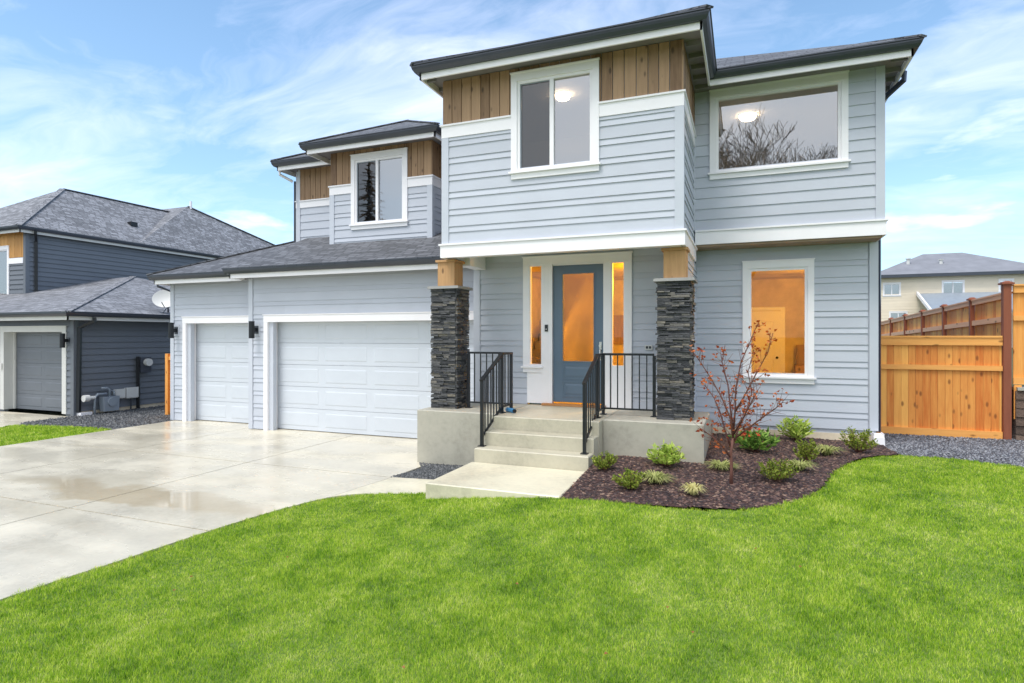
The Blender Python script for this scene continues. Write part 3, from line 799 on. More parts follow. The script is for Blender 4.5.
# garage roofs
PG = .43; ZG = 3.37
eave_run(fas, gut, (-10.6, 9.85), (-4.72, 9.85), (0,-1), ZG, g0=True, g1=0)
eave_run(fas, gut, (-10.6, 10.25), (-10.6, 9.85), (-1,0), ZG, g0=.1, g1=True)
eave_run(fas, gut, (-13.42, 10.2), (-10.63, 10.2), (0,-1), ZG-.01, g0=True, g1=0)
eave_run(fas, gut, (-13.42, 17.6), (-13.42, 10.2), (-1,0), ZG-.01, g0=True, g1=True)
eave_run(fas, gut, (XW, 17.7), (-13.42, 17.7), (0,1), ZG-.01, g0=0, g1=True)
z1 = ZG+.205; ya = 10.2-g; xa = -13.42-g
hx, hy = -10.4, ya+(-10.4-xa)
def zf1(y): return z1+PG*(y-ya)
rf.face([(xa, ya, z1), (-4.75, ya, z1), (-4.75, 12.4, zf1(12.4)), (hx, 12.4, zf1(12.4)), (hx, hy, zf1(hy))])
rf.face([(xa, 17.8, z1), (xa, ya, z1), (hx, hy, zf1(hy)), (hx, 17.8-3.1, zf1(hy))])
rf.face([(xa, 17.8, z1), (hx, 17.8-3.1, zf1(hy)), (XW, 17.8-3.1, zf1(hy)), (XW, 17.8, z1)])
z2 = z1+.022; yb = 9.85-g; xb = -10.6-g
def zf2(y): return z2+PG*(y-yb)
rf.hexa([(xb, yb, z2-.03), (-4.72, yb, z2-.03), (-4.72, 12.3, zf2(12.3)-.17), (-10.30, 12.3, zf2(12.3)-.17)],
        [(xb, yb, z2), (-4.72, yb, z2), (-4.72, 12.3, zf2(12.3)), (-10.30, 12.3, zf2(12.3))])
hipcap(caps, [((xa, ya, z1), (hx-.3, hy-.3, zf1(hy-.3)))], .14)
sof.box(-10.57, -4.72, 9.88, Yg, ZG+.06, ZG+.075); sof.box(-13.39, -10.58, 10.23, Y1, ZG+.05, ZG+.065); sof.box(-13.39, X1, Y1, 17.5, ZG+.05, ZG+.065)
roof = rf.build('roof', M['shingle'], house)
build_caps(caps, M['shingle'], roof)
fas.build('fascia', M['white'], house); gut.build('gutter', M['gutter'], house); sof.build('soffit', M['soffit'], house)

# ------------------------------------------------------------------ windows
def window(name, w, y, parent, split=None, gl='glass_up', sill=True, tw=.1, frame=None, screen=False, trim_m='white', dark_edge=False, yb=None):
    """Trim, sash frame and panes on a front-facing wall at y. w = (x0,x1,z0,z1) outer trim."""
    x0, x1, z0, z1 = w; t = MB()
    yf = y-.042
    t.box(x0, x0+tw, yf, y-.001, z0+.001, z1-.12); t.box(x1-tw, x1, yf, y-.001, z0+.001, z1-.12)
    t.box(x0, x1, yf-.004, y-.002, z1-.12, z1); t.box(x0-.012, x1+.012, yf-.018, y-.003, z1-.0, z1+.02)
    f = t.build('window', M[trim_m], parent)
    if sill:
        s = MB(); s.box(x0-.03, x1+.03, yf-.035, y-.003, z0-.03, z0+.0); s.box(x0, x1, yf+.002, y-.002, z0-.115, z0-.031)
        s.build('sill', M[trim_m], f)
    # vinyl frame recessed
    fw = .045; a, b, c, d = x0+tw, x1-tw, z0+.0, z1-.12
    fr = MB(); y0, y1 = y-.02, y+.05
    fr.box(a+.0005, a+fw, y0, y1, c, d); fr.box(b-fw, b-.0005, y0, y1, c, d); fr.box(a+fw, b-fw, y0+.001, y1, c+.001, c+fw); fr.box(a+fw, b-fw, y0+.001, y1, d-fw, d-.001)
    panes = [(a+fw, b-fw)]
    if split:
        m = a+(b-a)*split; fr.box(m-.035, m+.03, y0-.003, y1, c+fw, d-fw); panes = [(a+fw, m-.035), (m+.03, b-fw)]
    fr.build('frame', M['white'], f)
    for k, (pa, pb_) in enumerate(panes):
        g_ = MB(); g_.box(pa, pb_, y+.018, y+.026, c+fw, d-fw); g_.build('pane', M[gl], f)
        if screen and k == 0:
            s_ = MB(); s_.face([(pa+.02, y+.002, c+fw+.02), (pb_-.005, y+.002, c+fw+.02), (pb_-.005, y+.002, d-fw-.02), (pa+.02, y+.002, d-fw-.02)])
            s_.build('insect_screen', M['screen'], f)
            e = MB(); e.box(pa, pa+.018, y-.002, y+.006, c+fw, d-fw); e.box(pa+.018, pb_, y-.002, y+.006, d-fw-.016, d-fw); e.box(pa+.018, pb_, y-.002, y+.006, c+fw, c+fw+.014)
            e.build('screen_frame', M['metergrey'], f)
    return f
window('window', W_MU, Yu, house, split=.47, screen=True)
window('window', W_UR, Yr, house)
window('window', W_LR, Yl, house, gl='glass')
window('window', W_DO, Yo, house, split=.46, screen=True)

# ------------------------------------------------------------------ entrance
en = MB(); y = Yd; yf = y-.045
x0, x1, zt_ = -3.71, -1.76, 3.50
en.box(x0, x1, yf-.004, y-.002, zt_-.13, zt_); en.box(x0-.015, x1+.015, yf-.02, y-.003, zt_+.0, zt_+.022)
en.box(x0, x0+.12, yf, y-.001, 1.56, zt_-.131)                  # left casing
en.box(x0+.12, x0+.14, yf+.012, y+.04, 1.56, zt_-.131); en.box(-3.37, -3.345, yf+.012, y+.04, 1.56, zt_-.131)
en.box(x1-.12, x1, yf, y-.001, .88, zt_-.131)                   # right casing
en.box(-3.345, -3.16, yf-.002, y+.06, .88, zt_-.131)            # mullion left of the door
en.box(-2.245, -2.11, yf-.002, y+.06, .88, zt_-.131)
en.box(-2.11, -1.88, yf+.012, y+.04, .88, 1.52)                 # panel under the right sidelight
en.box(-2.11, -2.09, yf+.012, y+.04, 1.52, zt_-.131); en.box(-1.90, -1.88, yf+.012, y+.04, 1.52, zt_-.131)
en.box(-3.64, -3.345, y-.02, y+.04, .9, 1.5)
for a, b in ((-3.57, -3.37), (-2.09, -1.90)):
    en.box(a, b, yf+.013, y+.039, 3.345, zt_-.132); en.box(a, b, yf+.013, y+.039, 1.52, 1.6)
en.box(-3.16, -2.245, yf+.02, y+.06, 3.345, zt_-.132)
ent = en.build('door_surround', M['white'], house)
sl = MB(); sl.box(x0-.03, -3.33, yf-.035, y-.003, 1.53, 1.56); sl.box(x0, -3.346, yf+.003, y-.002, 1.45, 1.529); sl.build('sill', M['white'], ent)
for a, b in ((-3.57, -3.37), (-2.09, -1.90)):
    g_ = MB(); g_.box(a, b, y+.015, y+.022, 1.6, 3.345); g_.build('sidelight_pane', M['glass'], ent)
# door leaf with stiles, glass and moulded lower panel
dl = MB(); a, b, c, d = -3.158, -2.247, .935, 3.343; yy = y+.012
ga, gb, gc, gd = -2.98, -2.425, 1.66, 3.19
dl.box(a, ga, yy, yy+.045, c, d); dl.box(gb, b, yy, yy+.045, c, d); dl.box(ga, gb, yy, yy+.045, gd, d); dl.box(ga, gb, yy, yy+.045, c, gc)
for (p, q, r, s_) in ((ga-.02, gb+.02, gc-.02, gc), (ga-.02, gb+.02, gd, gd+.02), (ga-.02, ga, gc, gd), (gb, gb+.02, gc, gd)): dl.box(p, q, yy-.012, yy-.0005, r, s_)
def moulding(mb, x0, x1, z0, z1, yf, w=.018, t=.01):
    mb.box(x0, x1, yf-t, yf-.0005, z0, z0+w); mb.box(x0, x1, yf-t, yf-.0005, z1-w, z1)
    mb.box(x0, x0+w, yf-t, yf-.0005, z0+w, z1-w); mb.box(x1-w, x1, yf-t, yf-.0005, z0+w, z1-w)
    mb.hexa([(x0+w+.02, yf-.0005, z0+w+.02), (x1-w-.02, yf-.0005, z0+w+.02), (x1-w-.02, yf-.0005, z1-w-.02), (x0+w+.02, yf-.0005, z1-w-.02)],
            [(x0+w+.05, yf-t*.8, z0+w+.05), (x1-w-.05, yf-t*.8, z0+w+.05), (x1-w-.05, yf-t*.8, z1-w-.05), (x0+w+.05, yf-t*.8, z1-w-.05)])
moulding(dl, ga, gb, 1.34, 1.60, yy); moulding(dl, ga, gb, 1.03, 1.30, yy)
fdoor = dl.build('front_door', M['door'], house)
g_ = MB(); g_.box(ga, gb, yy+.012, yy+.02, gc, gd); g_.build('door_pane', M['rippled'], fdoor)
hd = MB(); hd.tube([(-2.305, yy-.03, 1.93), (-2.305, yy, 1.93)], .028, 12); hd.tube([(-2.305, yy-.05, 1.86), (-2.305, yy-.06, 1.80), (-2.305, yy-.05, 1.72)], .011, 8)
hd.box(-2.325, -2.285, yy-.008, yy-.001, 1.68, 2.0); hd.tube([(-2.305, yy-.05, 1.86), (-2.305, yy-.001, 1.87)], .011, 8); hd.tube([(-2.305, yy-.05, 1.72), (-2.305, yy-.001, 1.71)], .011, 8)
hd.build('handle', M['nickel'], fdoor)
th = MB(); th.box(-3.33, -2.20, yf-.09, yf+.03, .878, .915); th.build('threshold', M['threshold'], house)
tag_ = MB(); tag_.box(-3.29, -3.235, yf-.022, yf-.003, 2.18, 2.30); db = tag_.build('doorbell', M['blackm'], house)
b2 = MB(); b2.tube([(-3.2625, yf-.026, 2.22), (-3.2625, yf-.022, 2.22)], .012, 10); b2.build('button', M['plastic'], db)
ol = MB(); ol.box(-1.545, -1.42, Yd-.045, Yd-.018, 1.87, 1.95); ol2 = ol.build('outlet_cover', M['plastic'], house)
o3 = MB(); o3.box(-1.525, -1.49, Yd-.05, Yd-.046, 1.89, 1.93); o3.box(-1.475, -1.44, Yd-.05, Yd-.046, 1.89, 1.93); o3.build('outlet_socket', M['blackm'], ol2)

# ------------------------------------------------------------------ garage doors
def garage_door(x0, x1, y, z0, z1, cols, m, parent, rows=5):
    d = MB(); h = (z1-z0)/rows
    for r in range(rows):
        za, zb = z0+r*h+.003, z0+(r+1)*h-.003
        d.box(x0, x1, y, y+.04, za, zb)
        w = (x1-x0)/cols
        for k in range(cols):
            pa, pb_ = x0+k*w+.09, x0+(k+1)*w-.09; qa, qb = za+.085, zb-.085
            # routed groove ring and raised field
            bw = .022
            d.hexa([(pa, y-.0005, qa), (pb_, y-.0005, qa), (pb_, y-.0005, qb), (pa, y-.0005, qb)],
                   [(pa+bw, y-.007, qa+bw), (pb_-bw, y-.007, qa+bw), (pb_-bw, y-.007, qb-bw), (pa+bw, y-.007, qb-bw)])
    return d.build('garage_door', m, parent)
def garage_trim(x0, x1, z1, y, tw, parent, m='white', depth=.22, jw=.05):
    """Casing x0..x1 outer; opening inset tw."""
    t = MB()
    t.box(x0, x0+tw, y-.04, y-.001, .0, z1-.15); t.box(x1-tw, x1, y-.04, y-.001, .0, z1-.15); t.box(x0, x1, y-.045, y-.002, z1-.15, z1)
    t.box(x0-.015, x1+.015, y-.06, y-.003, z1, z1+.02)
    t.box(x0+tw-.02, x0+tw, y-.0005, y+depth, .0, z1-.15); t.box(x1-tw, x1-tw+.02, y-.0005, y+depth, .0, z1-.15); t.box(x0+tw-.02, x1-tw+.02, y-.0006, y+depth, z1-.149, z1-.12)
    t.box(x0+tw, x0+tw+jw, y+depth-.05, y+depth-.001, .0, z1-.15); t.box(x1-tw-jw, x1-tw, y+depth-.05, y+depth-.001, .0, z1-.15)
    return t.build('garage_door_frame', M[m], parent)
garage_trim(-9.98, -4.685, 2.56, Yg, .11, house)
garage_door(-9.86, -4.80, Yg+.23, .012, 2.43, 4, M['garage'], house)
garage_trim(-12.90, -10.43, 2.56, Y1, .11, house)
garage_door(-12.79, -10.54, Y1+.23, .012, 2.43, 2, M['garage'], house)

# ------------------------------------------------------------------ interiors (rooms behind the glass)
def room(x0, x1, y0, y1, z0, z1, name='room', m='plaster'):
    r = MB()
    r.face([(x0,y1,z0),(x1,y1,z0),(x1,y1,z1),(x0,y1,z1)]); r.face([(x0,y0,z0),(x0,y1,z0),(x0,y1,z1),(x0,y0,z1)])
    r.face([(x1,y1,z0),(x1,y0,z0),(x1,y0,z1),(x1,y1,z1)]); r.face([(x0,y0,z1),(x1,y0,z1),(x1,y1,z1),(x0,y1,z1)])
    r.face([(x0,y0,z0),(x1,y0,z0),(x1,y1,z0),(x0,y1,z0)])
    return r.build('room', M[m], house)
def lamp_disc(x, y, z, r=.17):
    t = MB(); t.tube([(x, y, z), (x, y, z-.04), (x, y, z-.075)], [r, r, r*.8], 20)
    t_ = thing('ceiling_light', '', 'ceiling light', (x, y, z))
    t.build('diffuser', M['lamp'], t_, smooth=False)
    c = MB(); c.tube([(x, y, z+.012), (x, y, z+.001)], [r*1.12, r*1.12], 20); c.build('base_ring', M['white'], t_)
    return t_
def plight(name, loc, e, c, r=.12):
    l = bpy.data.lights.new(name, 'POINT'); l.energy = e; l.color = c; l.shadow_soft_size = r
    o = bpy.data.objects.new(name, l); o.location = loc; col.objects.link(o); return o
room(XL+.12, -1.04, Yd+.115, 14.2, .9, 3.45, m='plaster_warm')
room(XR+.1, XW-.12, Yl+.115, 15.0, .62, 3.42, m='plaster_warm')
room(XL+.12, XR-.12, Yu+.115, 12.0, 3.72, ZE+.03)
room(XR+.12, XW-.12, Yr+.115, 14.6, 3.9, ZE+.06)
room(XD0+.12, XD1-.12, Yo+.115, 14.0, 4.62, ZE+.03)
WARM = (1, .49, .035)
a = lamp_disc(-2.92, 9.81, ZE+.02, .13); a['label'] = 'round glowing ceiling light seen through the sliding window under the front wood cladding'
b = lamp_disc(.06, 12.1, ZE+.05, .15); b['label'] = 'round glowing ceiling light seen through the big picture window at upper right'
plight('room_lamp', (-1.4, 11.2, 3.1), 125, WARM); plight('room_lamp', (1.6, 12.3, 3.0), 66, WARM)

# white interior door seen through the lower right window
idr = MB(); idr.box(.02, .78, 14.93, 14.975, .64, 2.68)
for (p, q, r, s_) in ((.14, .66, 1.75, 2.5), (.14, .66, .85, 1.6)): moulding(idr, p, q, r, s_, 14.93, .03, .015)
idoor = idr.build('interior_door', M['white'], house)
kn = MB(); kn.tube([(.70, 14.90, 1.6), (.70, 14.93, 1.6)], .03, 10); kn.build('knob', M['blackm'], idoor)
ica = MB(); ica.box(-.07, .018, 14.94, 14.99, .64, 2.77); ica.box(.782, .87, 14.94, 14.99, .64, 2.77); ica.box(.018, .782, 14.94, 14.99, 2.69, 2.77); ica.build('interior_casing', M['white'], house)
for (a_, b_, y_, z_) in ((XR+.11, XW-.13, 14.99, .63), (XL+.13, -1.05, 14.19, .91)):
    bb = MB(); bb.box(a_, b_, y_-.02, y_-.001, z_, z_+.14); bb.build('baseboard', M['white'], house)
tr_ = MB()
for k in range(9): tr_.box(-4.5, -3.55, 11.6+.26*k, 11.6+.26*(k+1), .9, 1.08+.18*k)
tr_.build('interior_stairs', M['carpet'], house)
bb = MB()
for k in range(9): bb.box(-3.56, -3.53, 11.72+.26*k, 11.75+.26*k, 1.08+.18*k, 2.0+.18*k)
bb.bar((-3.545, 11.6, 1.95), (-3.545, 14.0, 3.44), .06, .05); bb.build('stair_balustrade', M['plaster_warm'], house)
pf_ = MB(); pf_.box(-3.0, -2.45, 14.15, 14.19, 1.9, 2.6); pf_.build('picture_frame', M['wood'], house)
ch = MB(); ch.box(1.05, 1.75, 14.3, 14.9, .63, 1.45); ch.box(1.1, 1.7, 14.75, 14.9, 1.45, 1.9); ch.build('cabinet', M['wood'], house)
# stair newel and rail inside the hall
st_ = MB(); st_.box(-3.9, -3.8, 12.2, 12.3, .9, 2.0); st_.bar((-3.85, 12.25, 1.95), (-4.3, 13.9, 2.9), .06, .06); st_.build('newel_post', M['wood'], house)

# ------------------------------------------------------------------ stone columns
def pillar(xc, yc, z0, z1, w=.50):
    core_ = MB(); h = w/2-.05; core_.box(xc-h, xc+h, yc-h, yc+h, z0, z1)
    z = z0
    while z < z1-.005:
        rh = U(.02, .046); zt2 = min(z+rh, z1)
        if z1-zt2 < .02: zt2 = z1
        for (ax, ay, dx, dy) in ((-1,-1,1,0), (1,-1,0,1), (1,1,-1,0), (-1,1,0,-1)):
            s = 0; L = 2*h
            nx, ny = (dy, -dx)
            while s < L-.001:
                e = min(s+U(.07, .22), L)
                if L-e < .06: e = L
                o_ = U(.022, .058)
                za, zb = z+.0015, zt2-.0015
                if rh > .036 and R() < .3: za, zb = z+.0015, z+rh*.5
                sx, sy = xc+ax*h, yc+ay*h
                p = (sx+dx*(s+.001), sy+dy*(s+.001)); q = (sx+dx*(e-.001), sy+dy*(e-.001))
                # outer corners overlap past the edge so the joint is closed
                if s == 0: p = (p[0]-dx*.03, p[1]-dy*.03)
                if e == L: q = (q[0]+dx*.012, q[1]+dy*.012)
                t1, t2 = o_+U(-.008, .008), o_+U(-.008, .008)
                core_.hexa([(p[0],p[1],za), (q[0],q[1],za), (q[0]+nx*t1,q[1]+ny*t1,za), (p[0]+nx*t2,p[1]+ny*t2,za)],
                           [(p[0],p[1],zb), (q[0],q[1],zb), (q[0]+nx*(t1-.005),q[1]+ny*(t1-.005),zb), (p[0]+nx*(t2+.003),p[1]+ny*(t2+.003),zb)])
                s = e
        z = zt2
    c = core_.build('stone_column', M['stone'], house)
    k = MB(); h2 = w/2+.035; k.hexa([(xc-h2, yc-h2, z1), (xc+h2, yc-h2, z1), (xc+h2, yc+h2, z1), (xc-h2, yc+h2, z1)],
           [(xc-h2+.01, yc-h2+.01, z1+.045), (xc+h2-.01, yc-h2+.01, z1+.045), (xc+h2-.01, yc+h2-.01, z1+.045), (xc-h2+.01, yc+h2-.01, z1+.045)])
    k.build('cap', M['capstone'], c)
    p = MB(); p.box(xc-.16, xc+.16, yc-.16, yc+.16, z1+.046, 3.36)
    p.box(xc-.19, xc+.19, yc-.19, yc+.19, 3.361, 3.398)
    p.build('timber_post', M['post'], c)
pillar(-4.735, 9.11, .876, 2.90, .52); pillar(-.955, 9.11, .876, 2.90, .52)

# ------------------------------------------------------------------ downspouts
def pipe(pts, parent, m='gutter', w=.035):
    d = MB(); d.tube(pts, w, 4); return d.build('downspout', M[m], parent)
pipe([(2.40, 11.2, 6.38), (2.40, 11.2, 6.24), (2.12, 11.42, 6.02), (2.085, 11.42, 5.9), (2.085, 11.42, .5)], house, 'navy', .045)
ds = MB(); ds.tube([(-10.98, 11.78, 6.30), (-10.98, 11.78, 6.20), (-10.76, 12.0, 6.05)], .035, 8)
ds.build('downspout_elbow', M['white'], house); pipe([(-10.72, 12.03, 6.06), (-10.72, 12.03, 4.42), (-10.75, 11.9, 4.36)], house)
pipe([(-13.48, 10.35, 3.42), (-13.48, 10.35, 3.33), (-13.34, 10.72, 3.18), (-13.34, 10.74, .15)], house)

# ------------------------------------------------------------------ concrete stoop, steps, landing
stp = thing('concrete_stoop', 'grey concrete porch stoop with three steps and a pale landing slab', 'porch steps', (-2.8, 8.6, 0))
def bevbox(name, x0, x1, y0, y1, z0, z1, m, r=.012):
    b = MB(); b.hexa([(x0, y0, z0), (x1, y0, z0), (x1, y1, z0), (x0, y1, z0)], [(x0, y0, z1-r), (x1, y0, z1-r), (x1, y1, z1-r), (x0, y1, z1-r)])
    b.f = [q for q in b.f if q != (4,5,6,7)]; i = len(b.v)
    b.v += [(x0+r, y0+r, z1), (x1-r, y0+r, z1), (x1-r, y1-r, z1), (x0+r, y1-r, z1)]
    b.f += [(i, i+1, i+2, i+3), (4, 5, i+1, i), (5, 6, i+2, i+1), (6, 7, i+3, i+2), (7, 4, i, i+3)]
    return b.build(name, m, stp)
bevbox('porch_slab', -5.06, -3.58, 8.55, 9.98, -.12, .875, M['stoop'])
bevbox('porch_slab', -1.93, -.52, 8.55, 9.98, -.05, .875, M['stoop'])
b = MB(); b.box(-.84, -.53, 9.981, 11.28, .2, .60); b.build('curb_wall', M['stoop'], stp)
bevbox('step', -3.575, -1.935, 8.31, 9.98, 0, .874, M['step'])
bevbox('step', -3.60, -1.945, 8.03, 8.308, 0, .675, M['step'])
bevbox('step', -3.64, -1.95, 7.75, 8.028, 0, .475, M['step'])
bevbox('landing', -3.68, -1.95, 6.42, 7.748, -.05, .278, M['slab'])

# ------------------------------------------------------------------ railings
def railing(xs_, xg, label):
    """xs_: x of the stair rail; xg: far end x of the porch guard."""
    o = thing('porch_railing', label, 'railing', (xs_, 8.5, .875), 'black metal railings on the porch')
    def part(n, f):
        b = MB(); f(b); return b.build(n, M['blackm'], o)
    P0 = (xs_, 7.93, .475); P1 = (xs_, 8.70, .876); PA = (xs_, 9.1, .876); PB = (xg, 9.1, .876)
    for p, zt in ((P0, 1.44), (P1, 1.80), (PA, 1.80), (PB, 1.80)):
        def f(b, p=p, zt=zt):
            b.box(p[0]-.022, p[0]+.022, p[1]-.022, p[1]+.022, p[2], zt)
            b.box(p[0]-.05, p[0]+.05, p[1]-.05, p[1]+.05, p[2], p[2]+.012)
        part('post', f)
    part('top_rail', lambda b: (b.bar((xs_, 7.90, 1.442), (xs_, 8.70, 1.815), .05, .035), b.bar((xs_, 8.69, 1.816), (xs_, 9.12, 1.816), .05, .034)))
    part('top_rail', lambda b: b.bar((xs_+(.026 if xg > xs_ else -.026), 9.1, 1.817), (xg, 9.1, 1.817), .05, .034))
    part('bottom_rail', lambda b: (b.bar((xs_, 7.95, .62), (xs_, 8.68, .965), .03, .025), b.bar((xs_, 8.72, .97), (xs_, 9.08, .97), .03, .025)))
    part('bottom_rail', lambda b: b.bar((xs_, 9.1, .975), (xg, 9.1, .975), .03, .025))
    k = 7
    for i in range(1, k):
        t = i/k; y = 7.93+.77*t
        part('baluster', lambda b: b.box(xs_-.008, xs_+.008, y-.008, y+.008, .625+.345*t-.01, 1.44+.36*t))
    for y in (8.83, 8.97): part('baluster', lambda b: b.box(xs_-.008, xs_+.008, y-.008, y+.008, .975, 1.80))
    n = 6
    for i in range(1, n+1):
        x = xs_+(xg-xs_)*i/(n+1)
        part('baluster', lambda b: b.box(x-.008, x+.008, 9.092, 9.108, .98, 1.80))
railing(-3.60, -4.38, 'black metal railing on the left side of the steps, by the garage')
railing(-2.05, -1.27, 'black metal railing on the right side of the steps, by the planting bed')

bt = thing('plastic_tube', 'small blue plastic tube lying at the top of the steps', 'tube', (-3.5, 8.78, .875))
b = MB(); b.tube([(-3.56, 8.83, .915), (-3.40, 8.72, .912)], .036, 14); b.build('sleeve', M['bluetube'], bt, smooth=False)
b = MB(); b.tube([(-3.40, 8.72, .912), (-3.375, 8.703, .911)], [.03, .028], 12); b.build('end_cap', M['blackm'], bt)

# ------------------------------------------------------------------ wall lamps
def sconce(x, y, z, label, group, m='blackm', axis=(0,-1), sx=1):
    o = thing('wall_lamp', label, 'wall lamp', (x, y, z), group)
    b = MB(); b.tube([(x, y-.17, z-.19), (x, y-.17, z+.19)], .062, 20); b.tube([(x, y-.17, z-.192), (x, y-.17, z-.19)], .066, 20)
    b.build('cylinder', M[m], o)
    b = MB(); b.box(x-.028, x+.028, y-.115, y-.022, z-.045, z+.045); b.build('arm', M[m], o)
    b = MB(); b.box(x-.06, x+.06, y-.036, y-.018, z-.09, z+.09); b.build('back_plate', M['gutter'], o)
    return o
for (x, y, l) in ((-13.12, Y1, 'black cylinder wall lamp at the left corner of the single garage door'), (-10.19, Yg, 'black cylinder wall lamp between the two white garage doors')):
    sconce(x, y, 2.24, l, 'cylinder wall lamps beside the white garage doors')
    b = MB(); b.box(x-.09, x+.09, y-.03, y-.0, 2.10, 2.38); b.build('mounting_block', M['corner'], house)

# splash block
sb = thing('splash_block', 'white splash block under the downspout at the right house corner', 'splash block', (2.05, 11.2, .35))
b = MB(); b.hexa([(1.94, 11.02, .25), (2.11, 11.02, .25), (2.11, 11.27, .25), (1.94, 11.27, .25)], [(1.95, 11.03, .46), (2.10, 11.03, .46), (2.10, 11.26, .50), (1.95, 11.26, .50)])
b.build('block', M['white'], sb)
b = MB(); b.box(1.952, 1.965, 11.04, 11.25, .44, .52); b.box(2.085, 2.098, 11.04, 11.25, .44, .52); b.build('rim', M['white'], sb)

# ------------------------------------------------------------------ fences, retaining wall
def fence_panel(mb, rails_o, A, B, z0a, z1a, z0b, z1b, side, bw=.14, m=None):
    pass
def plank_run(A, B, za0, za1, zb0, zb1, bw=.14, th=.018):
    A = Vector(A); B = Vector(B); L = (B-A).length; d = (B-A)/L; n = Vector((d.y, -d.x)); mb = MB(); s = 0
    while s < L-.02:
        e = min(s+bw*U(.97, 1.03), L); t0, t1 = s/L, e/L
        p = A+d*(s+.002); q = A+d*(e-.002); off = U(0, .004)
        P = [p-n*off, q-n*off, q-n*(off+th), p-n*(off+th)]
        B0 = [za0+(zb0-za0)*t for t in (t0, t1, t1, t0)]; T0 = [za1+(zb1-za1)*t for t in (t0, t1, t1, t0)]
        mb.hexa([(v.x, v.y, z) for v, z in zip(P, B0)], [(v.x, v.y, z) for v, z in zip(P, T0)]); s = e
    return mb
fr1 = thing('cedar_fence', 'orange cedar fence panel closing the gap right of the house', 'fence', (3.2, 13.05, .3))
plank_run((2.06, 13.05), (4.29, 13.05), .27, 2.04, .25, 2.02, .115).build('board_panel', M['cedar'], fr1)
for z, h in ((2.0, .14), (1.52, .09), (.31, .15)):
    b = MB(); b.box(2.06, 4.29, 13.008, 13.046, z-h/2, z+h/2); b.build('rail', M['cedarx'], fr1)
b = MB(); b.box(2.06, 4.28, 12.99, 13.10, 2.072, 2.105); b.build('cap_rail', M['cedarx'], fr1)
def fpost(x, y, z0, z1, parent, w=.075, m='redpost', cap='redpost'):
    b = MB(); b.box(x-w, x+w, y-w, y+w, z0, z1); p = b.build('post', M[m], parent)
    c = MB(); w2 = w+.035; c.box(x-w2, x+w2, y-w2, y+w2, z1, z1+.03); c.hexa([(x-w2+.01, y-w2+.01, z1+.03), (x+w2-.01, y-w2+.01, z1+.03), (x+w2-.01, y+w2-.01, z1+.03), (x-w2+.01, y+w2-.01, z1+.03)],
        [(x-.03, y-.03, z1+.06), (x+.03, y-.03, z1+.06), (x+.03, y+.03, z1+.06), (x-.03, y+.03, z1+.06)]); c.build('post_cap', M[cap], p)
fpost(4.355, 13.05, .1, 3.02, fr1, .058)
# fence running back
fr2 = thing('cedar_fence', 'long cedar fence stepping back towards the beige house', 'fence', (4.36, 20, .8))
Yq = [13.05+1.8*k for k in range(0, 9)]
def ft(y): return 2.84-(y-13.05)*.029
for k in range(8):
    ya_, yb_ = Yq[k]+.08, Yq[k+1]-.08
    plank_run((4.43, ya_), (4.43, yb_), .5, ft(ya_)-.05, .5, ft(yb_)-.05, .14).build('board_panel', M['cedar'], fr2)
    for dz in (.02, -.40):
        b = MB(); b.bar((4.385, ya_-.02, ft(ya_)+dz-.03), (4.385, yb_+.02, ft(yb_)+dz-.03), .05, .10); b.build('rail', M['cedary'], fr2)
    b = MB(); b.bar((4.41, ya_-.02, ft(ya_)+.04), (4.41, yb_+.02, ft(yb_)+.04), .13, .03); b.build('cap_rail', M['cedary'], fr2)
    if k: fpost(4.38, Yq[k], .3, ft(Yq[k])+.05, fr2, .04)
# fence on the retaining wall
fr3 = thing('cedar_fence', 'raised cedar fence standing on the block retaining wall at far right', 'fence', (5.5, 13.05, 1.3))
plank_run((4.47, 13.10), (8.5, 13.10), 1.30, 2.92, 1.30, 2.92, .14).build('board_panel', M['cedar'], fr3)
for z, h in ((2.93, .12), (2.42, .09), (1.30, .12)):
    b = MB(); b.box(4.46, 8.5, 13.055, 13.095, z-h/2, z+h/2); b.build('rail', M['cedarx'], fr3)
b = MB(); b.box(4.46, 8.5, 13.03, 13.14, 2.993, 3.02); b.build('cap_rail', M['cedarx'], fr3)
fpost(6.8, 13.04, .9, 3.1, fr3, .06)
b = MB(); b.box(4.47, 4.58, 13.06, 13.085, .62, 1.23); b.build('filler_board', M['cedar'], fr3)
rw = thing('retaining_wall', 'brown concrete block retaining wall under the raised fence', 'retaining wall', (6, 13.2, .3))
def rblock():
    m, nt, b = mat('split_block'); o = objc(nt)
    cc = ramp(nt, isl(nt), [(0, (.09,.06,.045)), (.5, (.15,.10,.075)), (1, (.22,.16,.12))]); n = noise(nt, o, 30, 5, .7)
    nt.links.new(mix(nt, .7, cc, ramp(nt, n, [(.3,(.6,.6,.6)),(.7,(1.4,1.4,1.4))]), 'MULTIPLY'), b.inputs['Base Color']); b.inputs['Roughness'].default_value = .85; bump(nt, b, n, 1, .02); return m
mb = MB()
for r in range(6):
    x = 4.48; z = .2+r*.155; first = r % 2
    while x < 9:
        w = .15 if first else .3; first = 0; mb.hexa([(x+.004, 13.02-U(0,.02), z), (x+w-.004, 13.02-U(0,.02), z), (x+w-.004, 13.3, z), (x+.004, 13.3, z)],
                        [(x+.004, 13.03, z+.148), (x+w-.004, 13.03, z+.148), (x+w-.004, 13.3, z+.148), (x+.004, 13.3, z+.148)]); x += w
mb.build('block_courses', rblock(), rw)
b = MB(); b.box(4.5, 9, 12.99, 13.33, 1.135, 1.19); b.build('coping', M['stoop'], rw)
rg = MB(); slab(rg, [(4.5,13.31), (40,13.31), (40,75), (4.5,75)], -.2, 1.13); tag(rg.build('terrain', M['soil']), kind='structure')
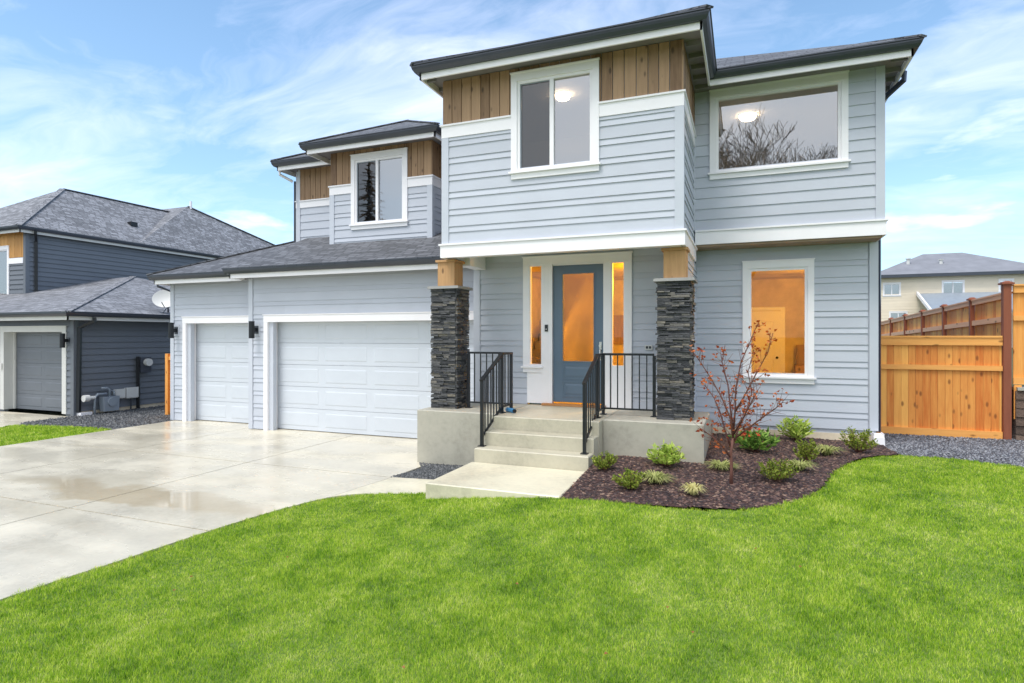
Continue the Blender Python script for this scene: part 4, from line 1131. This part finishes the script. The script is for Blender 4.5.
# fence stub between the two houses
fs = thing('cedar_fence', 'short cedar fence stub in the gap beside the slate blue house', 'fence', (-14, 11.5, 0))
plank_run((-14.52, 11.5), (-13.36, 11.5), .02, 1.60, .02, 1.60, .14).build('board_panel', M['cedar'], fs)
b = MB(); b.box(-14.6, -13.36, 11.46, 11.497, 1.45, 1.54); b.build('rail', M['cedarx'], fs)
b = MB(); b.box(-14.62, -14.52, 11.44, 11.54, -.1, 1.62); b.build('post', M['cedar'], fs)

# ------------------------------------------------------------------ slate neighbour
nh = thing('house', 'dark slate blue neighbouring house with grey hip roofs', 'house', (-20, 14, -.1))
XN, YN, ZB = -16.7, 10.4, -.1
nc = MB(); ns = MB(); nw = MB(); ncb = MB()
NG = (-20.6, -17.22, 0, 2.36)   # garage opening trim outer
backing(nc, (-24.5, YN), (XN, YN), ZB, 2.75, F, ops(-24.5, [(-19.76, -17.06, -1, 2.24)])); lap(ns, (-24.5, YN), (XN-.1, YN), 0, 2.70, F, ops(-24.5, [(-19.8, -17.0, -1, 2.28)]), pat=(.17,), proud=.03)
backing(nc, (XN, YN), (XN, 22), ZB, 2.75, (1, 0)); lap(ns, (XN, YN+.1), (XN, 22), .06, 2.70, (1, 0), pat=(.17,), proud=.03)
XU, YU = -23.8, 13.2
NW = (-26.4, -24.72, 3.55, 5.35)
backing(nc, (-31, YU), (XU, YU), 2.6, 5.95, F, ops(-31, [shrink(NW)])); lap(ns, (-31, YU), (XU-.1, YU), 2.6, 4.7, F, ops(-31, [shrink(NW)]), pat=(.17,), proud=.03); boards(nw, (-31, YU), (XU-.1, YU), 4.92, 5.85, F, .2, ops(-31, [shrink(NW)]))
backing(nc, (XU, YU), (XU, 29.5), 2.4, 5.95, (1, 0)); lap(ns, (XU, YU+.1), (XU, 29.5), 2.4, 5.85, (1, 0), pat=(.17,), proud=.03)
backing(nc, (XU, 29.6), (-31, 29.6), 0, 5.95, (0, 1)); backing(nc, (XN, 22), (XU, 22), 0, 2.75, (0, 1)); backing(nc, (-31, 29.5), (-31, YN), 0, 5.95, (-1, 0))
nc.build('wall', M['siding_dark'], nh); ns.build('siding', M['siding_dark'], nh); nw.build('wood_cladding', M['nwood'], nh)
for x, y, z0, z1_ in ((XN, YN, -.05, 2.70), (XU, YU, 2.6, 5.85)):
    ncb = MB(); ncb.box(x-.1, x+.03, y-.03, y-.002, z0, z1_); ncb.box(x+.002, x+.03, y-.002, y+.1, z0, z1_); ncb.build('corner_board', M['siding_dark'], nh)
for p_, q_ in ((-31, NW[0]), (NW[1], XU-.1)): b = MB(); b.box(p_, q_, YU-.04, YU-.002, 4.7, 4.9); b.build('band_board', M['white'], nh)
window('window', NW, YU, nh, split=.5)
room(-26.6, -24.5, YU+.12, 16, 3.4, 5.6)
b = MB(); b.box(XN-.2, XN+.01, YN+.02, 22, -.2, .055); b.build('foundation', M['found'], nh)
garage_trim(-19.86, -16.97, 2.36, YN, .17, nh, m='taupe', depth=.25)
garage_door(-19.69, -17.14, YN+.26, .0, 2.21, 2, M['garage_dark'], nh)
b = MB(); b.box(-19.80, -19.74, YN-.075, YN-.042, 1.15, 1.32); b.build('keypad', M['plastic'], nh)
# roofs
nr = MB(); nf = MB(); ngt = MB(); PN = .27; zn = 2.72
ex, ey = XN+.42, YN-.42
ngx, ngy = ex+.1, ey-.1
def zn_f(t): return zn+PN*t
tt = 6.4
rid = (ngx-tt, ngy+tt, zn_f(tt))
nr.face([(-27, ngy, zn), (ngx, ngy, zn), rid, (-27, ngy+tt, zn_f(tt))])
nr.face([(ngx, ngy, zn), (ngx, ngy+2*tt, zn), rid]); nr.face([(ngx, ngy+2*tt, zn), (-27, ngy+2*tt, zn), (-27, ngy+tt, zn_f(tt)), rid])
eave_run(nf, ngt, (-25, ey), (ex, ey), (0,-1), zn-.2, g0=0, g1=True); eave_run(nf, ngt, (ex, ey), (ex, ngy+2*tt), (1,0), zn-.2, g0=True, g1=0)
ux, uy, zu = -23.5, 12.8, 5.96; PU = .667
eave_run(nf, ngt, (-31, uy+.1), (ux-.1, uy+.1), (0,-1), zu-.21, g0=0, g1=True); eave_run(nf, ngt, (ux-.1, uy+.1), (ux-.1, 30), (1,0), zu-.21, g0=True, g1=0)
t1 = 3.63; pk = (ux-t1, uy+t1, zu+PU*t1); wl = ux-2*t1
nr.face([(wl, uy, zu), (ux, uy, zu), pk]); nr.face([(ux, uy, zu), (ux, 23, zu), (pk[0], 23, pk[2]), pk]); nr.face([(wl, 23, zu), (wl, uy, zu), pk, (pk[0], 23, pk[2])])
# rear cross wing
rp = (-26.5, 22.0, 8.72)
nr.face([(ux+.01, 17.2, zu), (ux+.01, 30.2, zu), rp]); nr.face([(ux+.01, 17.2, zu), rp, (-40, 22, 8.72), (-40, 17.2, zu)]); nr.face([(ux+.01, 30.2, zu), (-40, 30.2, zu), (-40, 22, 8.72), rp])
nroof = nr.build('roof', M['shingle_n'], nh)
hc2 = MB(); hipcap(hc2, [((ngx, ngy, zn), rid), ((ux, uy, zu), pk), (pk, (pk[0], 22, pk[2])), (rp, (ux, 30.2, zu))], .2); build_caps(hc2, M['shingle_n'], nroof)
for (x, y) in ((-25.0, 18.0), (-25.0, 24.8)):
    z = zu+PU*(ux-x); b = MB(); b.box(x-.12, x+.12, y-.15, y+.15, z-.05, z+.14); b.build('roof_vent', M['blackm'], nroof)
b = MB(); b.tube([(-26.4, 22.1, 8.6), (-26.4, 22.1, 9.0)], .06, 8); b.build('vent_pipe', M['white'], nroof)
nf.build('fascia', M['taupe'], nh); ngt.build('gutter', M['gutter'], nh)
pipe([(ux-.02, 13.35, 5.85), (ux-.02, 13.35, 5.75), (XU+.06, 13.5, 5.5), (XU+.06, 13.5, 3.45)], nh, 'blackm', w=.055)
pipe([(ex+.06, 10.62, 2.6), (ex+.06, 10.62, 2.5), (XN+.07, 10.50, 2.32), (XN+.07, 10.47, .05)], nh, 'blackm', w=.055)
# front lower roof bump at far left
b = MB(); b.face([(-27, 12.3, 3.1), (-24.3, 12.3, 3.1), (-25.0, 13.15, 3.65), (-27, 13.15, 3.65)]); b.face([(-24.3, 12.3, 3.1), (-24.0, 13.15, 3.1), (-25.0, 13.15, 3.65)]); b.build('lower_roof', M['shingle_n'], nroof)
b = sconce(-16.90, YN, 1.98, 'dark cylinder wall lamp beside the slate grey garage door', None)
b = MB(); b.box(XN+.02, XN+.2, 10.45, 10.75, -.1, .04)
sp2 = thing('splash_block', 'white splash block at the corner of the slate blue house', 'splash block', (XN+.2, 10.5, -.05)); b.build('block', M['white'], sp2)
# gas meter
gm = thing('gas_meter', 'grey gas meter with pipes against the slate blue wall', 'gas meter', (XN+.3, 11.10, -.05))
x = XN+.22
b = MB(); b.tube([(x, 10.80, -.1), (x, 10.80, .42), (x, 10.87, .50), (x, 11.12, .50)], .03, 10); b.build('riser_pipe', M['metergrey'], gm, smooth=True)
b = MB(); b.tube([(x, 10.50, .42), (x, 10.64, .42)], .09, 14); b.tube([(x, 10.64, .42), (x, 10.80, .42)], .05, 10); b.build('regulator', M['plastic'], gm)
b = MB(); b.hexa([(x-.1, 11.00, .02), (x+.1, 11.00, .02), (x+.1, 11.40, .02), (x-.1, 11.40, .02)], [(x-.1, 10.98, .42), (x+.1, 10.98, .42), (x+.1, 11.42, .42), (x-.1, 11.42, .42)])
b.tube([(x+.1, 11.20, .27), (x+.14, 11.20, .27)], .12, 16); b.build('meter_body', M['metergrey'], gm)
b = MB(); b.tube([(x, 11.20, .42), (x, 11.20, .60), (x, 11.12, .66), (x, 10.98, .66)], .03, 10); b.tube([(x, 11.33, .42), (x, 11.33, .55), (XN+.05, 11.33, .55)], .025, 8); b.build('outlet_pipe', M['metergrey'], gm, smooth=True)
# utility boxes
for (y, w, h, l) in ((11.57, .26, .26, 'light grey utility box nearer the gas meter on the slate wall'), (11.92, .34, .30, 'light grey utility box nearer the electric meter on the slate wall')):
    zc_ = .45; ub = thing('utility_box', l, 'utility box', (XN, y, zc_), 'utility boxes on the slate wall')
    b = MB(); b.box(XN+.02, XN+.14, y-w/2, y+w/2, zc_-h/2, zc_+h/2); b.build('box', M['plastic'], ub)
    b = MB(); b.box(XN+.141, XN+.15, y-w/2-.01, y+w/2+.01, zc_-h/2+.02, zc_+h/2+.01); b.build('cover', M['plastic'], ub)
    if y > 11.8: b = MB(); b.tube([(XN+.07, y, zc_-h/2), (XN+.07, y, -.05)], .02, 8); b.build('conduit', M['gutter'], ub)
em = thing('electric_meter', 'electric meter with dark conduit on the slate blue wall', 'electric meter', (XN, 12.25, 1.2))
b = MB(); b.box(XN+.02, XN+.15, 12.16, 12.5, 1.02, 1.47); b.build('box', M['gutter'], em)
b = MB(); b.tube([(XN+.15, 12.36, 1.32), (XN+.26, 12.36, 1.32)], .11, 16); b.build('dial', M['plastic'], em)
b = MB(); b.tube([(XN+.10, 12.12, 1.5), (XN+.10, 12.12, -.05)], .05, 8); b.build('conduit', M['blackm'], em)
# dish
dh = thing('satellite_dish', 'pale grey satellite dish mounted on the lower roof of the slate house', 'satellite dish', (-16.6, 12.9, 2.8))
b = MB(); cx, cy, cz = -16.45, 12.9, 3.22; nrm = Vector((.55, -.75, .35)).normalized(); a_ = nrm.cross(Vector((0,0,1))).normalized(); b_ = a_.cross(nrm)
rings = []
for k in range(6):
    r_ = .36*k/5; dpt = .28*(r_/.36)**2*.25
    rings.append([Vector((cx,cy,cz))+nrm*dpt+(a_*math.cos(t*PI/12)*r_+b_*math.sin(t*PI/12)*r_*.82) for t in range(24)])
for k in range(5):
    for t in range(24): b.face([rings[k][t], rings[k][(t+1) % 24], rings[k+1][(t+1) % 24], rings[k+1][t]])
for t in range(24): b.face([rings[5][(t+1) % 24], rings[5][t], rings[5][t]-nrm*.02, rings[5][(t+1) % 24]-nrm*.02])
b.build('reflector', M['plastic'], dh, smooth=True)
b = MB(); b.tube([(cx, cy+.03, cz-.05), (-16.55, 13.05, 2.98), (-16.6, 13.1, 2.80)], .025, 8); b.tube([(-16.55, 13.0, 2.95), (-16.45, 12.8, 2.80)], .015, 6); b.build('mast', M['gutter'], dh)
b = MB(); b.tube([Vector((cx,cy,cz))-b_*.28, Vector((cx,cy,cz))+nrm*.35-b_*.25], .012, 6); b.build('feed_arm', M['gutter'], dh)

# ------------------------------------------------------------------ beige house far behind
YB = 60
def atY(px, py, Yp, f=590, H=336, E=2.1):
    yaw = math.radians(21.5); s_, c_ = math.sin(yaw), math.cos(yaw); u = (px-512)/f
    dx, dy, dz = -s_+u*c_, c_+u*s_, (H-py)/f; t = Yp/dy
    return dx*t, E+dz*t
bh = thing('house', 'beige two storey house with a grey hip roof far behind the fence', 'house', (18, 64, 1))
x0b = 10.8; x1b = 22.8; zeb = 7.25
wins = []
for (pa, pb_, ya_, yb_) in ((882.7, 900.8, 283, 295.2), (941.6, 964.5, 280.7, 294.2), (998.4, 1014, 279, 291.5), (889, 907.6, 311.5, 323)):
    a0, zt0 = atY(pa, ya_, YB); a1, zb0 = atY(pb_, yb_, YB); wins.append((a0, a1, zb0, zt0))
bc = MB(); bs = MB()
op = ops(x0b, [shrink(w, .1) for w in wins])
backing(bc, (x0b, YB), (x1b, YB), .8, zeb, F, op); lap(bs, (x0b, YB), (x1b, YB), .9, zeb-.1, F, op, pat=(.25,))
backing(bc, (x1b, YB), (x1b, YB+9), .8, zeb, (1, 0)); backing(bc, (x0b, YB+9), (x0b, YB), .8, zeb, (-1, 0)); backing(bc, (x1b, YB+9), (x0b, YB+9), .8, zeb, (0, 1))
bc.build('wall', M['siding_beige'], bh); bs.build('siding', M['siding_beige'], bh)
for w in wins: window('window', w, YB, bh, split=.5, tw=.09, sill=True)
for w in wins: room(w[0]-.5, w[1]+.5, YB+.12, YB+3, w[2]-.6, w[3]+.3).parent = bh
b = MB(); ph = 1.0
r0, r1 = rect_hip(b, x0b-.6, x1b+.6, YB-.6, YB+9.6, zeb+.15, .44); br_ = b.build('roof', M['shingle_far'], bh)
for px, py in ((897, 277), ):
    pass
for x, y, h in ((13.6, 62.0, .7), (16.0, 61.8, .5)):
    b = MB(); z = zeb+.15+.44*min(y-YB+.6, x-x0b+.6); b.tube([(x, y, z-.1), (x, y, z+h*.6)], .14, 8); b.tube([(x, y, z+h*.6), (x, y, z+h*.7)], .22, 8); b.build('roof_vent', M['plastic'], br_)
b = MB(); b.box(x0b-.6, x1b+.6, YB-.62, YB-.58, zeb-.12, zeb+.145); b.build('fascia', M['gutter'], bh)
xa0, za0 = atY(912, 295, YB); xa1, zb1 = atY(992, 307, YB-4)
b = MB(); b.face([(xa0+.4, YB-4, 4.15), (x1b-2, YB-4, 4.15), (x1b-2, YB-.05, 5.75), (xa0+.4, YB-.05, 5.75)]); b.box(xa0+.4, x1b-2, YB-4.02, YB-3.95, 3.95, 4.14); b.build('porch_roof', M['metergrey'], bh)
b = MB(); b.bar((xa0+.35, YB-4.1, 4.1), (xa0+.35, YB-.05, 5.78), .12, .3)
for x in (xa0+1.2, xa0+5, xa0+9): b.box(x-.12, x+.12, YB-3.7, YB-3.46, .8, 3.96)
b.build('porch_frame', M['white'], bh)

# ------------------------------------------------------------------ plants
def leaf(mb, p, d, up, L, W, fold=.25):
    """Two-panel pointed leaf from p along d."""
    d = d.normalized(); s = d.cross(up)
    if s.length < 1e-3: s = Vector((1,0,0))
    s.normalize(); n = s.cross(d)
    a = p; t = p+d*L-n*L*.12; m = p+d*L*.5+n*0
    l = m+s*W/2+n*W*fold; r = m-s*W/2+n*W*fold
    i = len(mb.v); mb.v += [tuple(a), tuple(l), tuple(t), tuple(r)]; mb.f += [(i, i+3, i+2), (i, i+2, i+1)]
def rv(): 
    v = Vector((U(-1,1), U(-1,1), U(-1,1)))
    return v.normalized() if v.length > .01 else Vector((0,0,1))
def shrub(loc, rx, h, label, m, L=.05, W=.022, stems=16, per=24, group=None, spread=1.0, up=.6, name='shrub', cat='shrub'):
    x, y = loc; z = bed_z(x, y); o = thing(name, label, cat, (x, y, z), group)
    sm = MB(); lf = MB(); base = Vector((x, y, z-.01))
    for k in range(stems):
        a = 2*PI*k/stems+U(-.3, .3); rr = rx*math.sqrt(U(.02, 1)); tip = base+Vector((math.cos(a)*rr, math.sin(a)*rr, h*U(.7, 1)*math.sqrt(max(.15, 1-(rr/rx)**2*.75))))
        mid = base+(tip-base)*.5+Vector((math.cos(a)*rr*.15, math.sin(a)*rr*.15, h*.02))
        sm.tube([base, mid, tip], [.006, .004, .002], 5, cap=False)
        for j in range(per):
            t = U(.25, 1.03); p = base.lerp(mid, t*2) if t < .5 else mid.lerp(tip, (t-.5)*2)
            dr = rv(); dr.z = abs(dr.z)*up+.15; dr = (dr+Vector((math.cos(a), math.sin(a), 0))*.3).normalized()
            leaf(lf, p+rv()*.012, dr, rv(), L*U(.6, 1.2), W*U(.7, 1.2))
    sm.build('stem', M['bark'], o); lf.build('leaves', m, o)
    return o
G1 = 'small rounded shrubs in the planting bed'
shrub((-1.69, 7.62), .17, .27, 'small yellow green shrub right beside the steps', M['leafgreen'], group=G1, stems=22, per=26, L=.045)
shrub((-1.24, 6.92), .20, .27, 'yellow green shrub close to the lawn, left of the pale spreading plant', M['leafgreen'], group=G1, stems=24, per=26, L=.045)
shrub((.37, 7.78), .24, .30, 'yellow green shrub right of the red leaved tree trunk', M['leafgreen'], group=G1, stems=28, per=26, L=.045)
shrub((.80, 9.1), .17, .36, 'upright green shrub behind the tree, mid bed', M['leafgreen'], group=G1, stems=22, per=26, L=.05)
shrub((1.58, 10.1), .25, .42, 'green shrub by the foundation at the right end of the bed', M['leafgreen'], group=G1, stems=28, per=26, L=.055)
shrub((-.98, 8.15), .27, .30, 'lime green leafy plant against the front of the stoop', M['leaflime'], L=.12, W=.035, stems=30, per=10, up=.5, name='leafy_plant', cat='plant')
e1 = shrub((.15, 9.65), .33, .38, 'glossy green plant with small red flowers behind the tree', M['leafdeep'], L=.13, W=.045, stems=26, per=12, up=.5, name='leafy_plant', cat='plant')
for k in range(9):
    a = U(0, 2*PI); r_ = U(.0, .2); p = Vector((.0+r_*math.cos(a), 9.5+r_*math.sin(a), bed_z(.1, 9.6)+U(.24, .40)))
    fl = MB()
    for q in range(4): leaf(fl, p, rv(), rv(), .045, .03)
    fl.build('flower', M['petal'], e1)
shrub((.80, 10.85), .26, .40, 'glossy light green plant against the wall under the lower window', M['leaflime'], L=.13, W=.04, stems=24, per=12, name='leafy_plant', cat='plant')
def tuft(loc, r, h, n, label, m, W=.006, name='grass_clump', cat='ornamental grass', arch=.9):
    x, y = loc; z = bed_z(x, y); o = thing(name, label, cat, (x, y, z)); b = MB()
    for k in range(n):
        a = U(0, 2*PI); rr = r*U(.25, 1); hh = h*U(.6, 1); w = W*U(.7, 1.3); ca, sa = math.cos(a), math.sin(a)
        px, py = -sa*w, ca*w; bx_, by_ = x+ca*.03*R(), y+sa*.03*R()
        pts = [(0, 0), (.3, .75), (.65, 1.0), (1, arch*.75)]
        i = len(b.v)
        for q, (f1, f2) in enumerate(pts):
            ww = (1, .9, .6, .05)[q]; cx_, cy_, cz_ = bx_+ca*rr*f1, by_+sa*rr*f1, z+hh*f2
            b.v += [(cx_-px*ww, cy_-py*ww, cz_), (cx_+px*ww, cy_+py*ww, cz_)]
        for q in range(3): b.f.append((i+2*q, i+2*q+1, i+2*q+3, i+2*q+2))
    b.build('blades', m, o); return o
tuft((-.53, 6.83), .19, .12, 170, 'straw yellow grass tuft at the lawn edge of the bed', M['leafstraw'])
tuft((-1.00, 7.22), 0.28, 0.12, 240, 'pale spreading plant between the two left shrubs and the tree', M['leafpale'], .007, 'spreading_plant', 'plant')
tuft((-.28, 8.25), 0.30, 0.11, 220, 'pale spreading plant just left behind the tree trunk', M['leafpale'], .007, 'spreading_plant', 'plant')
tuft((.66, 8.42), 0.26, 0.13, 200, 'pale spreading plant behind the shrub right of the tree', M['leafpale'], .007, 'spreading_plant', 'plant')
tuft((1.12, 9.72), 0.30, 0.14, 210, 'pale spreading plant between the mid and right shrubs', M['leafpale'], .007, 'spreading_plant', 'plant')
for (x, y, n_) in ((-1.0, 7.22, 60), (-.28, 8.25, 60), (.66, 8.42, 50), (1.12, 9.72, 60)): pass

# young tree with sparse orange leaves
yt = thing('young_tree', 'slender young tree with sparse orange red leaves in the bed', 'tree', (-.15, 7.47, bed_z(-.15, 7.47)))
tb = MB(); tl = MB(); tw_ = MB()
T0 = Vector((-.15, 7.47, bed_z(-.15, 7.47)-.03))
def P3(px, py, Y): x, z = atY(px, py, Y); return Vector((x, Y, z))
tw_.tube([T0, P3(731.5, 470, 7.47), P3(731, 452, 7.46), P3(733, 438, 7.45)], [.024, .019, .017, .014], 9)
limbs = [
 [(733,440,7.45),(731,420,7.42),(722,398,7.4),(712,380,7.36),(701,363,7.32),(692,350,7.3)],
 [(733,438,7.45),(735,412,7.45),(736,388,7.48),(741,362,7.5),(750,342,7.52),(757,325,7.55)],
 [(731,452,7.46),(738,430,7.5),(746,412,7.55),(752,392,7.6),(748,372,7.62),(754,350,7.66)],
 [(731,448,7.46),(725,430,7.5),(720,412,7.55),(714,398,7.6),(705,385,7.62)],
 [(733,440,7.45),(748,428,7.42),(762,418,7.38),(776,408,7.35),(783,402,7.33)],
 [(733,430,7.45),(730,405,7.5),(728,385,7.56),(722,362,7.6),(725,345,7.62)],
 [(735,412,7.45),(745,395,7.4),(757,372,7.36),(768,352,7.33),(773,333,7.3)],
 [(731,458,7.46),(722,445,7.4),(710,435,7.35),(700,428,7.3)],
 [(733,435,7.45),(742,420,7.3),(750,405,7.2),(758,390,7.1)],
]
def twig_leaves(p, n):
    for _ in range(n):
        d_ = rv(); d_.z *= .6; leaf(tl, p+rv()*.02, d_, rv(), .05*U(.7, 1.2), .032*U(.8, 1.2), .3)
for L_ in limbs:
    pts = [P3(*q) for q in L_]; n_ = len(pts)
    tb.tube(pts, [.009*(1-k/n_)+.0022 for k in range(n_)], 6)
    for k in range(1, n_):
        for c in range(7):
            t = R(); p = pts[k-1].lerp(pts[k], t); d_ = (pts[k]-pts[k-1]).normalized(); s_ = rv(); dd = (d_*.8+s_*.9).normalized(); l_ = U(.08, .24)*(1.15-k/n_*.5)
            q = p+dd*l_*.5+Vector((0,0,.01)); e = p+dd*l_+Vector((0,0,.03)); tb.tube([p, q, e], [.003, .0022, .0012], 4, cap=False)
            if R() < .68: twig_leaves(e, 1 if R() < .45 else 3)
            if R() < .25: twig_leaves(q, 1)
        if R() < .6: twig_leaves(pts[k], 1)
tw_.build('trunk', M['bark'], yt, smooth=True); tb.build('branches', M['bark'], yt, smooth=True); tl.build('leaves', M['leafred'], yt)

# fallen leaves on the lawn
for (px, py) in ((288, 556), (175, 589), (515, 583), (668, 608), (693, 633), (604, 654), (802, 566), (756, 549), (405, 668), (190, 577)):
    yaw = math.radians(21.5); u = (px-512)/590; v = (336-py)/590; t = 1
    d3 = Vector((-math.sin(yaw)+u*math.cos(yaw), math.cos(yaw)+u*math.sin(yaw), v))
    for _ in range(50): t += ((2.1+d3.z*t)-(gz(d3.x*t, d3.y*t)+.035))*.4
    p = d3*t; p.z = gz(p.x, p.y)+.032
    b = MB(); leaf(b, p, Vector((math.cos(px), math.sin(px), .1)), Vector((0,0,1)), .034, .024, .3)
    o = b.build('fallen_leaf', M['leaffall'], loc=p); tag(o, 'small fallen orange brown leaf lying on the lawn', 'fallen leaf', 'fallen leaves on the lawn')

# ------------------------------------------------------------------ trees across the street (seen in the window reflections)
def bare_tree(loc, H, label, seed=1, depth=7):
    rs = random.Random(seed); o = thing('bare_tree', label, 'tree', loc); tr = MB(); br = MB()
    def grow(p, d, L, r, lv):
        n = 3; pts = [p]; rr = [r]
        for k in range(n):
            d = (d+Vector((rs.uniform(-1,1), rs.uniform(-1,1), rs.uniform(-.2,.7)))*.15).normalized(); pts.append(pts[-1]+d*L/n); rr.append(max(.011, r*(1-.3*(k+1)/n)))
        (tr if lv == 0 else br).tube(pts, rr, 7 if lv < 2 else 3, cap=False)
        if lv >= depth: return
        for k in range(4 if lv in (0, 1) else 3):
            a = rs.uniform(0, 2*PI); s = Vector((math.cos(a), math.sin(a), rs.uniform(.0, .6)))
            grow(pts[3 if k == 0 or lv == 0 else rs.choice((1, 2, 3))], (d*.85+s*.62).normalized(), L*rs.uniform(.66, .82) if lv else H*.2, max(.011, rr[-1]*.66), lv+1)
    grow(Vector(loc), Vector((0,0,1)), H*.32, H*.013, 0)
    tr.build('trunk', M['greybark'], o); br.build('branches', M['greybark'], o); return o
bare_tree((-.6, -13.5, -.1), 14.7, 'tall bare deciduous tree across the street, mirrored in the picture window', 5)
def conifer(loc, H, label, seed=2):
    rs = random.Random(seed); x, y, z = loc; o = thing('conifer', label, 'tree', loc); t = MB(); t.tube([(x,y,z), (x,y,z+H)], [.25, .03], 8); t.build('trunk', M['greybark'], o)
    b = MB()
    for k in range(240):
        f = rs.uniform(.12, .99); a = rs.uniform(0, 2*PI); L = (1-f)*H*.24*rs.uniform(.6, 1.1)+.2; p = Vector((x, y, z+H*f)); d = Vector((math.cos(a), math.sin(a), -.15))
        for j in range(7):
            q = p+d*L*(j/7); s = Vector((-d.y, d.x, 0))*L*.22*(1-j/9); b.face([q-s, q+d*L*.16-s*.3+Vector((0,0,-.1)), q+s]) 
    b.build('crown', M['needles'], o); return o
conifer((-24.3, -12, -.1), 16, 'dark conifer across the street, mirrored in the small upper window')

# ------------------------------------------------------------------ sky, sun, camera
SUN_EL, SUN_AZ = 64, -160   # azimuth measured from +Y towards +X
w = bpy.data.worlds.new('World'); sc.world = w; w.use_nodes = True; nt = w.node_tree
bg = nt.nodes['Background']; sky = nt.nodes.new('ShaderNodeTexSky'); sky.sky_type = 'NISHITA'; sky.sun_disc = False
sky.sun_elevation = math.radians(SUN_EL); sky.sun_rotation = math.radians(SUN_AZ); sky.air_density = 1.0; sky.dust_density = .6; sky.ozone_density = 1.2
tc = nt.nodes.new('ShaderNodeTexCoord').outputs['Generated']
sep = nt.nodes.new('ShaderNodeSeparateXYZ'); nt.links.new(tc, sep.inputs[0])
zc = math_(nt, 'MAXIMUM', sep.outputs[2], .04)
pr = nt.nodes.new('ShaderNodeCombineXYZ')
nt.links.new(math_(nt, 'DIVIDE', sep.outputs[0], math_(nt, 'ADD', zc, .18)), pr.inputs[0]); nt.links.new(math_(nt, 'DIVIDE', sep.outputs[1], math_(nt, 'ADD', zc, .18)), pr.inputs[1])
mp = mapping(nt, pr.outputs[0], (.8, 1.5, 1), (0, 0, math.radians(24)))
warp = nt.nodes.new('ShaderNodeVectorMath'); warp.operation = 'MULTIPLY_ADD'
nz = nt.nodes.new('ShaderNodeTexNoise'); nz.inputs['Scale'].default_value = 1.3; nz.inputs['Detail'].default_value = 3; nt.links.new(mp, nz.inputs['Vector'])
nt.links.new(nz.outputs['Color'], warp.inputs[0]); warp.inputs[1].default_value = (.9, .9, 0); nt.links.new(mp, warp.inputs[2])
c1 = noise(nt, warp.outputs[0], 1.15, 10, .60)
cf = ramp(nt, c1, [(.44, (0,0,0)), (.57, (.36,.36,.36)), (.72, (.9,.9,.9))])
back = ramp(nt, math_(nt, 'MULTIPLY', sep.outputs[1], -1.0), [(-.0, (0,0,0)), (.35, (1,1,1))])   # the sky is overcast on the street side
cf = mix(nt, back, cf, ramp(nt, c1, [(.3, (.8,.8,.8)), (.6, (1,1,1))]))
CLOUD = (7.6, 7.7, 7.9)
skyc = mix(nt, 1.0, sky.outputs[0], (.86, 1.06, 1.10), 'MULTIPLY')
haze = ramp(nt, sep.outputs[2], [(0.0, (.55,.55,.55)), (.25, (.22,.22,.22)), (.6, (.05,.05,.05))])
pv = nt.nodes.new('ShaderNodeTexNoise'); pv.inputs['Scale'].default_value = 1; pv.inputs['Detail'].default_value = 7; pv.inputs['Roughness'].default_value = .55
nt.links.new(mapping(nt, tc, (4.2, 4.2, 15)), pv.inputs['Vector'])
low = math_(nt, 'MULTIPLY', ramp(nt, sep.outputs[2], [(.0, (0,0,0)), (.06, (1,1,1)), (.24, (1,1,1)), (.36, (0,0,0))]), ramp(nt, pv.outputs[0], [(.54, (0,0,0)), (.66, (.8,.8,.8))]))
cf = math_(nt, 'MAXIMUM', math_(nt, 'MULTIPLY', cf, ramp(nt, sep.outputs[2], [(.02, (.35,.35,.35)), (.30, (1,1,1))])), low)
skyc = mix(nt, haze, skyc, (4.0, 5.6, 7.7))
cc = mix(nt, math_(nt, 'MULTIPLY', cf, .85), skyc, mix(nt, back, (7.1, 7.3, 8.8), CLOUD))
nt.links.new(cc, bg.inputs[0]); bg.inputs[1].default_value = .13
sl_ = bpy.data.lights.new('sun', 'SUN'); sl_.energy = 1.8; sl_.angle = math.radians(22); sl_.color = (1, .96, .9)
so_ = bpy.data.objects.new('sun', sl_); col.objects.link(so_)
az = math.radians(SUN_AZ); el = math.radians(SUN_EL)
sd = Vector((math.sin(az)*math.cos(el), math.cos(az)*math.cos(el), math.sin(el)))
so_.rotation_euler = sd.to_track_quat('Z', 'Y').to_euler()

cam = bpy.data.cameras.new('camera'); cam.sensor_width = 36; cam.lens = 590/1024*36; cam.shift_y = -5.5/1024; cam.clip_end = 3000; cam.clip_start = .05
co = bpy.data.objects.new('camera', cam); col.objects.link(co); co.location = (0, 0, 2.1); co.rotation_euler = (PI/2, 0, math.radians(21.5)); sc.camera = co
sc.view_settings.view_transform = 'Standard'; sc.view_settings.look = 'None'; sc.view_settings.gamma = 1; sc.view_settings.exposure = .66
sc.render.engine = 'CYCLES'; sc.cycles.max_bounces = 8; sc.cycles.transparent_max_bounces = 12; sc.cycles.sample_clamp_indirect = 6
for o in bpy.data.objects:
    if '_o' in o: del o['_o']
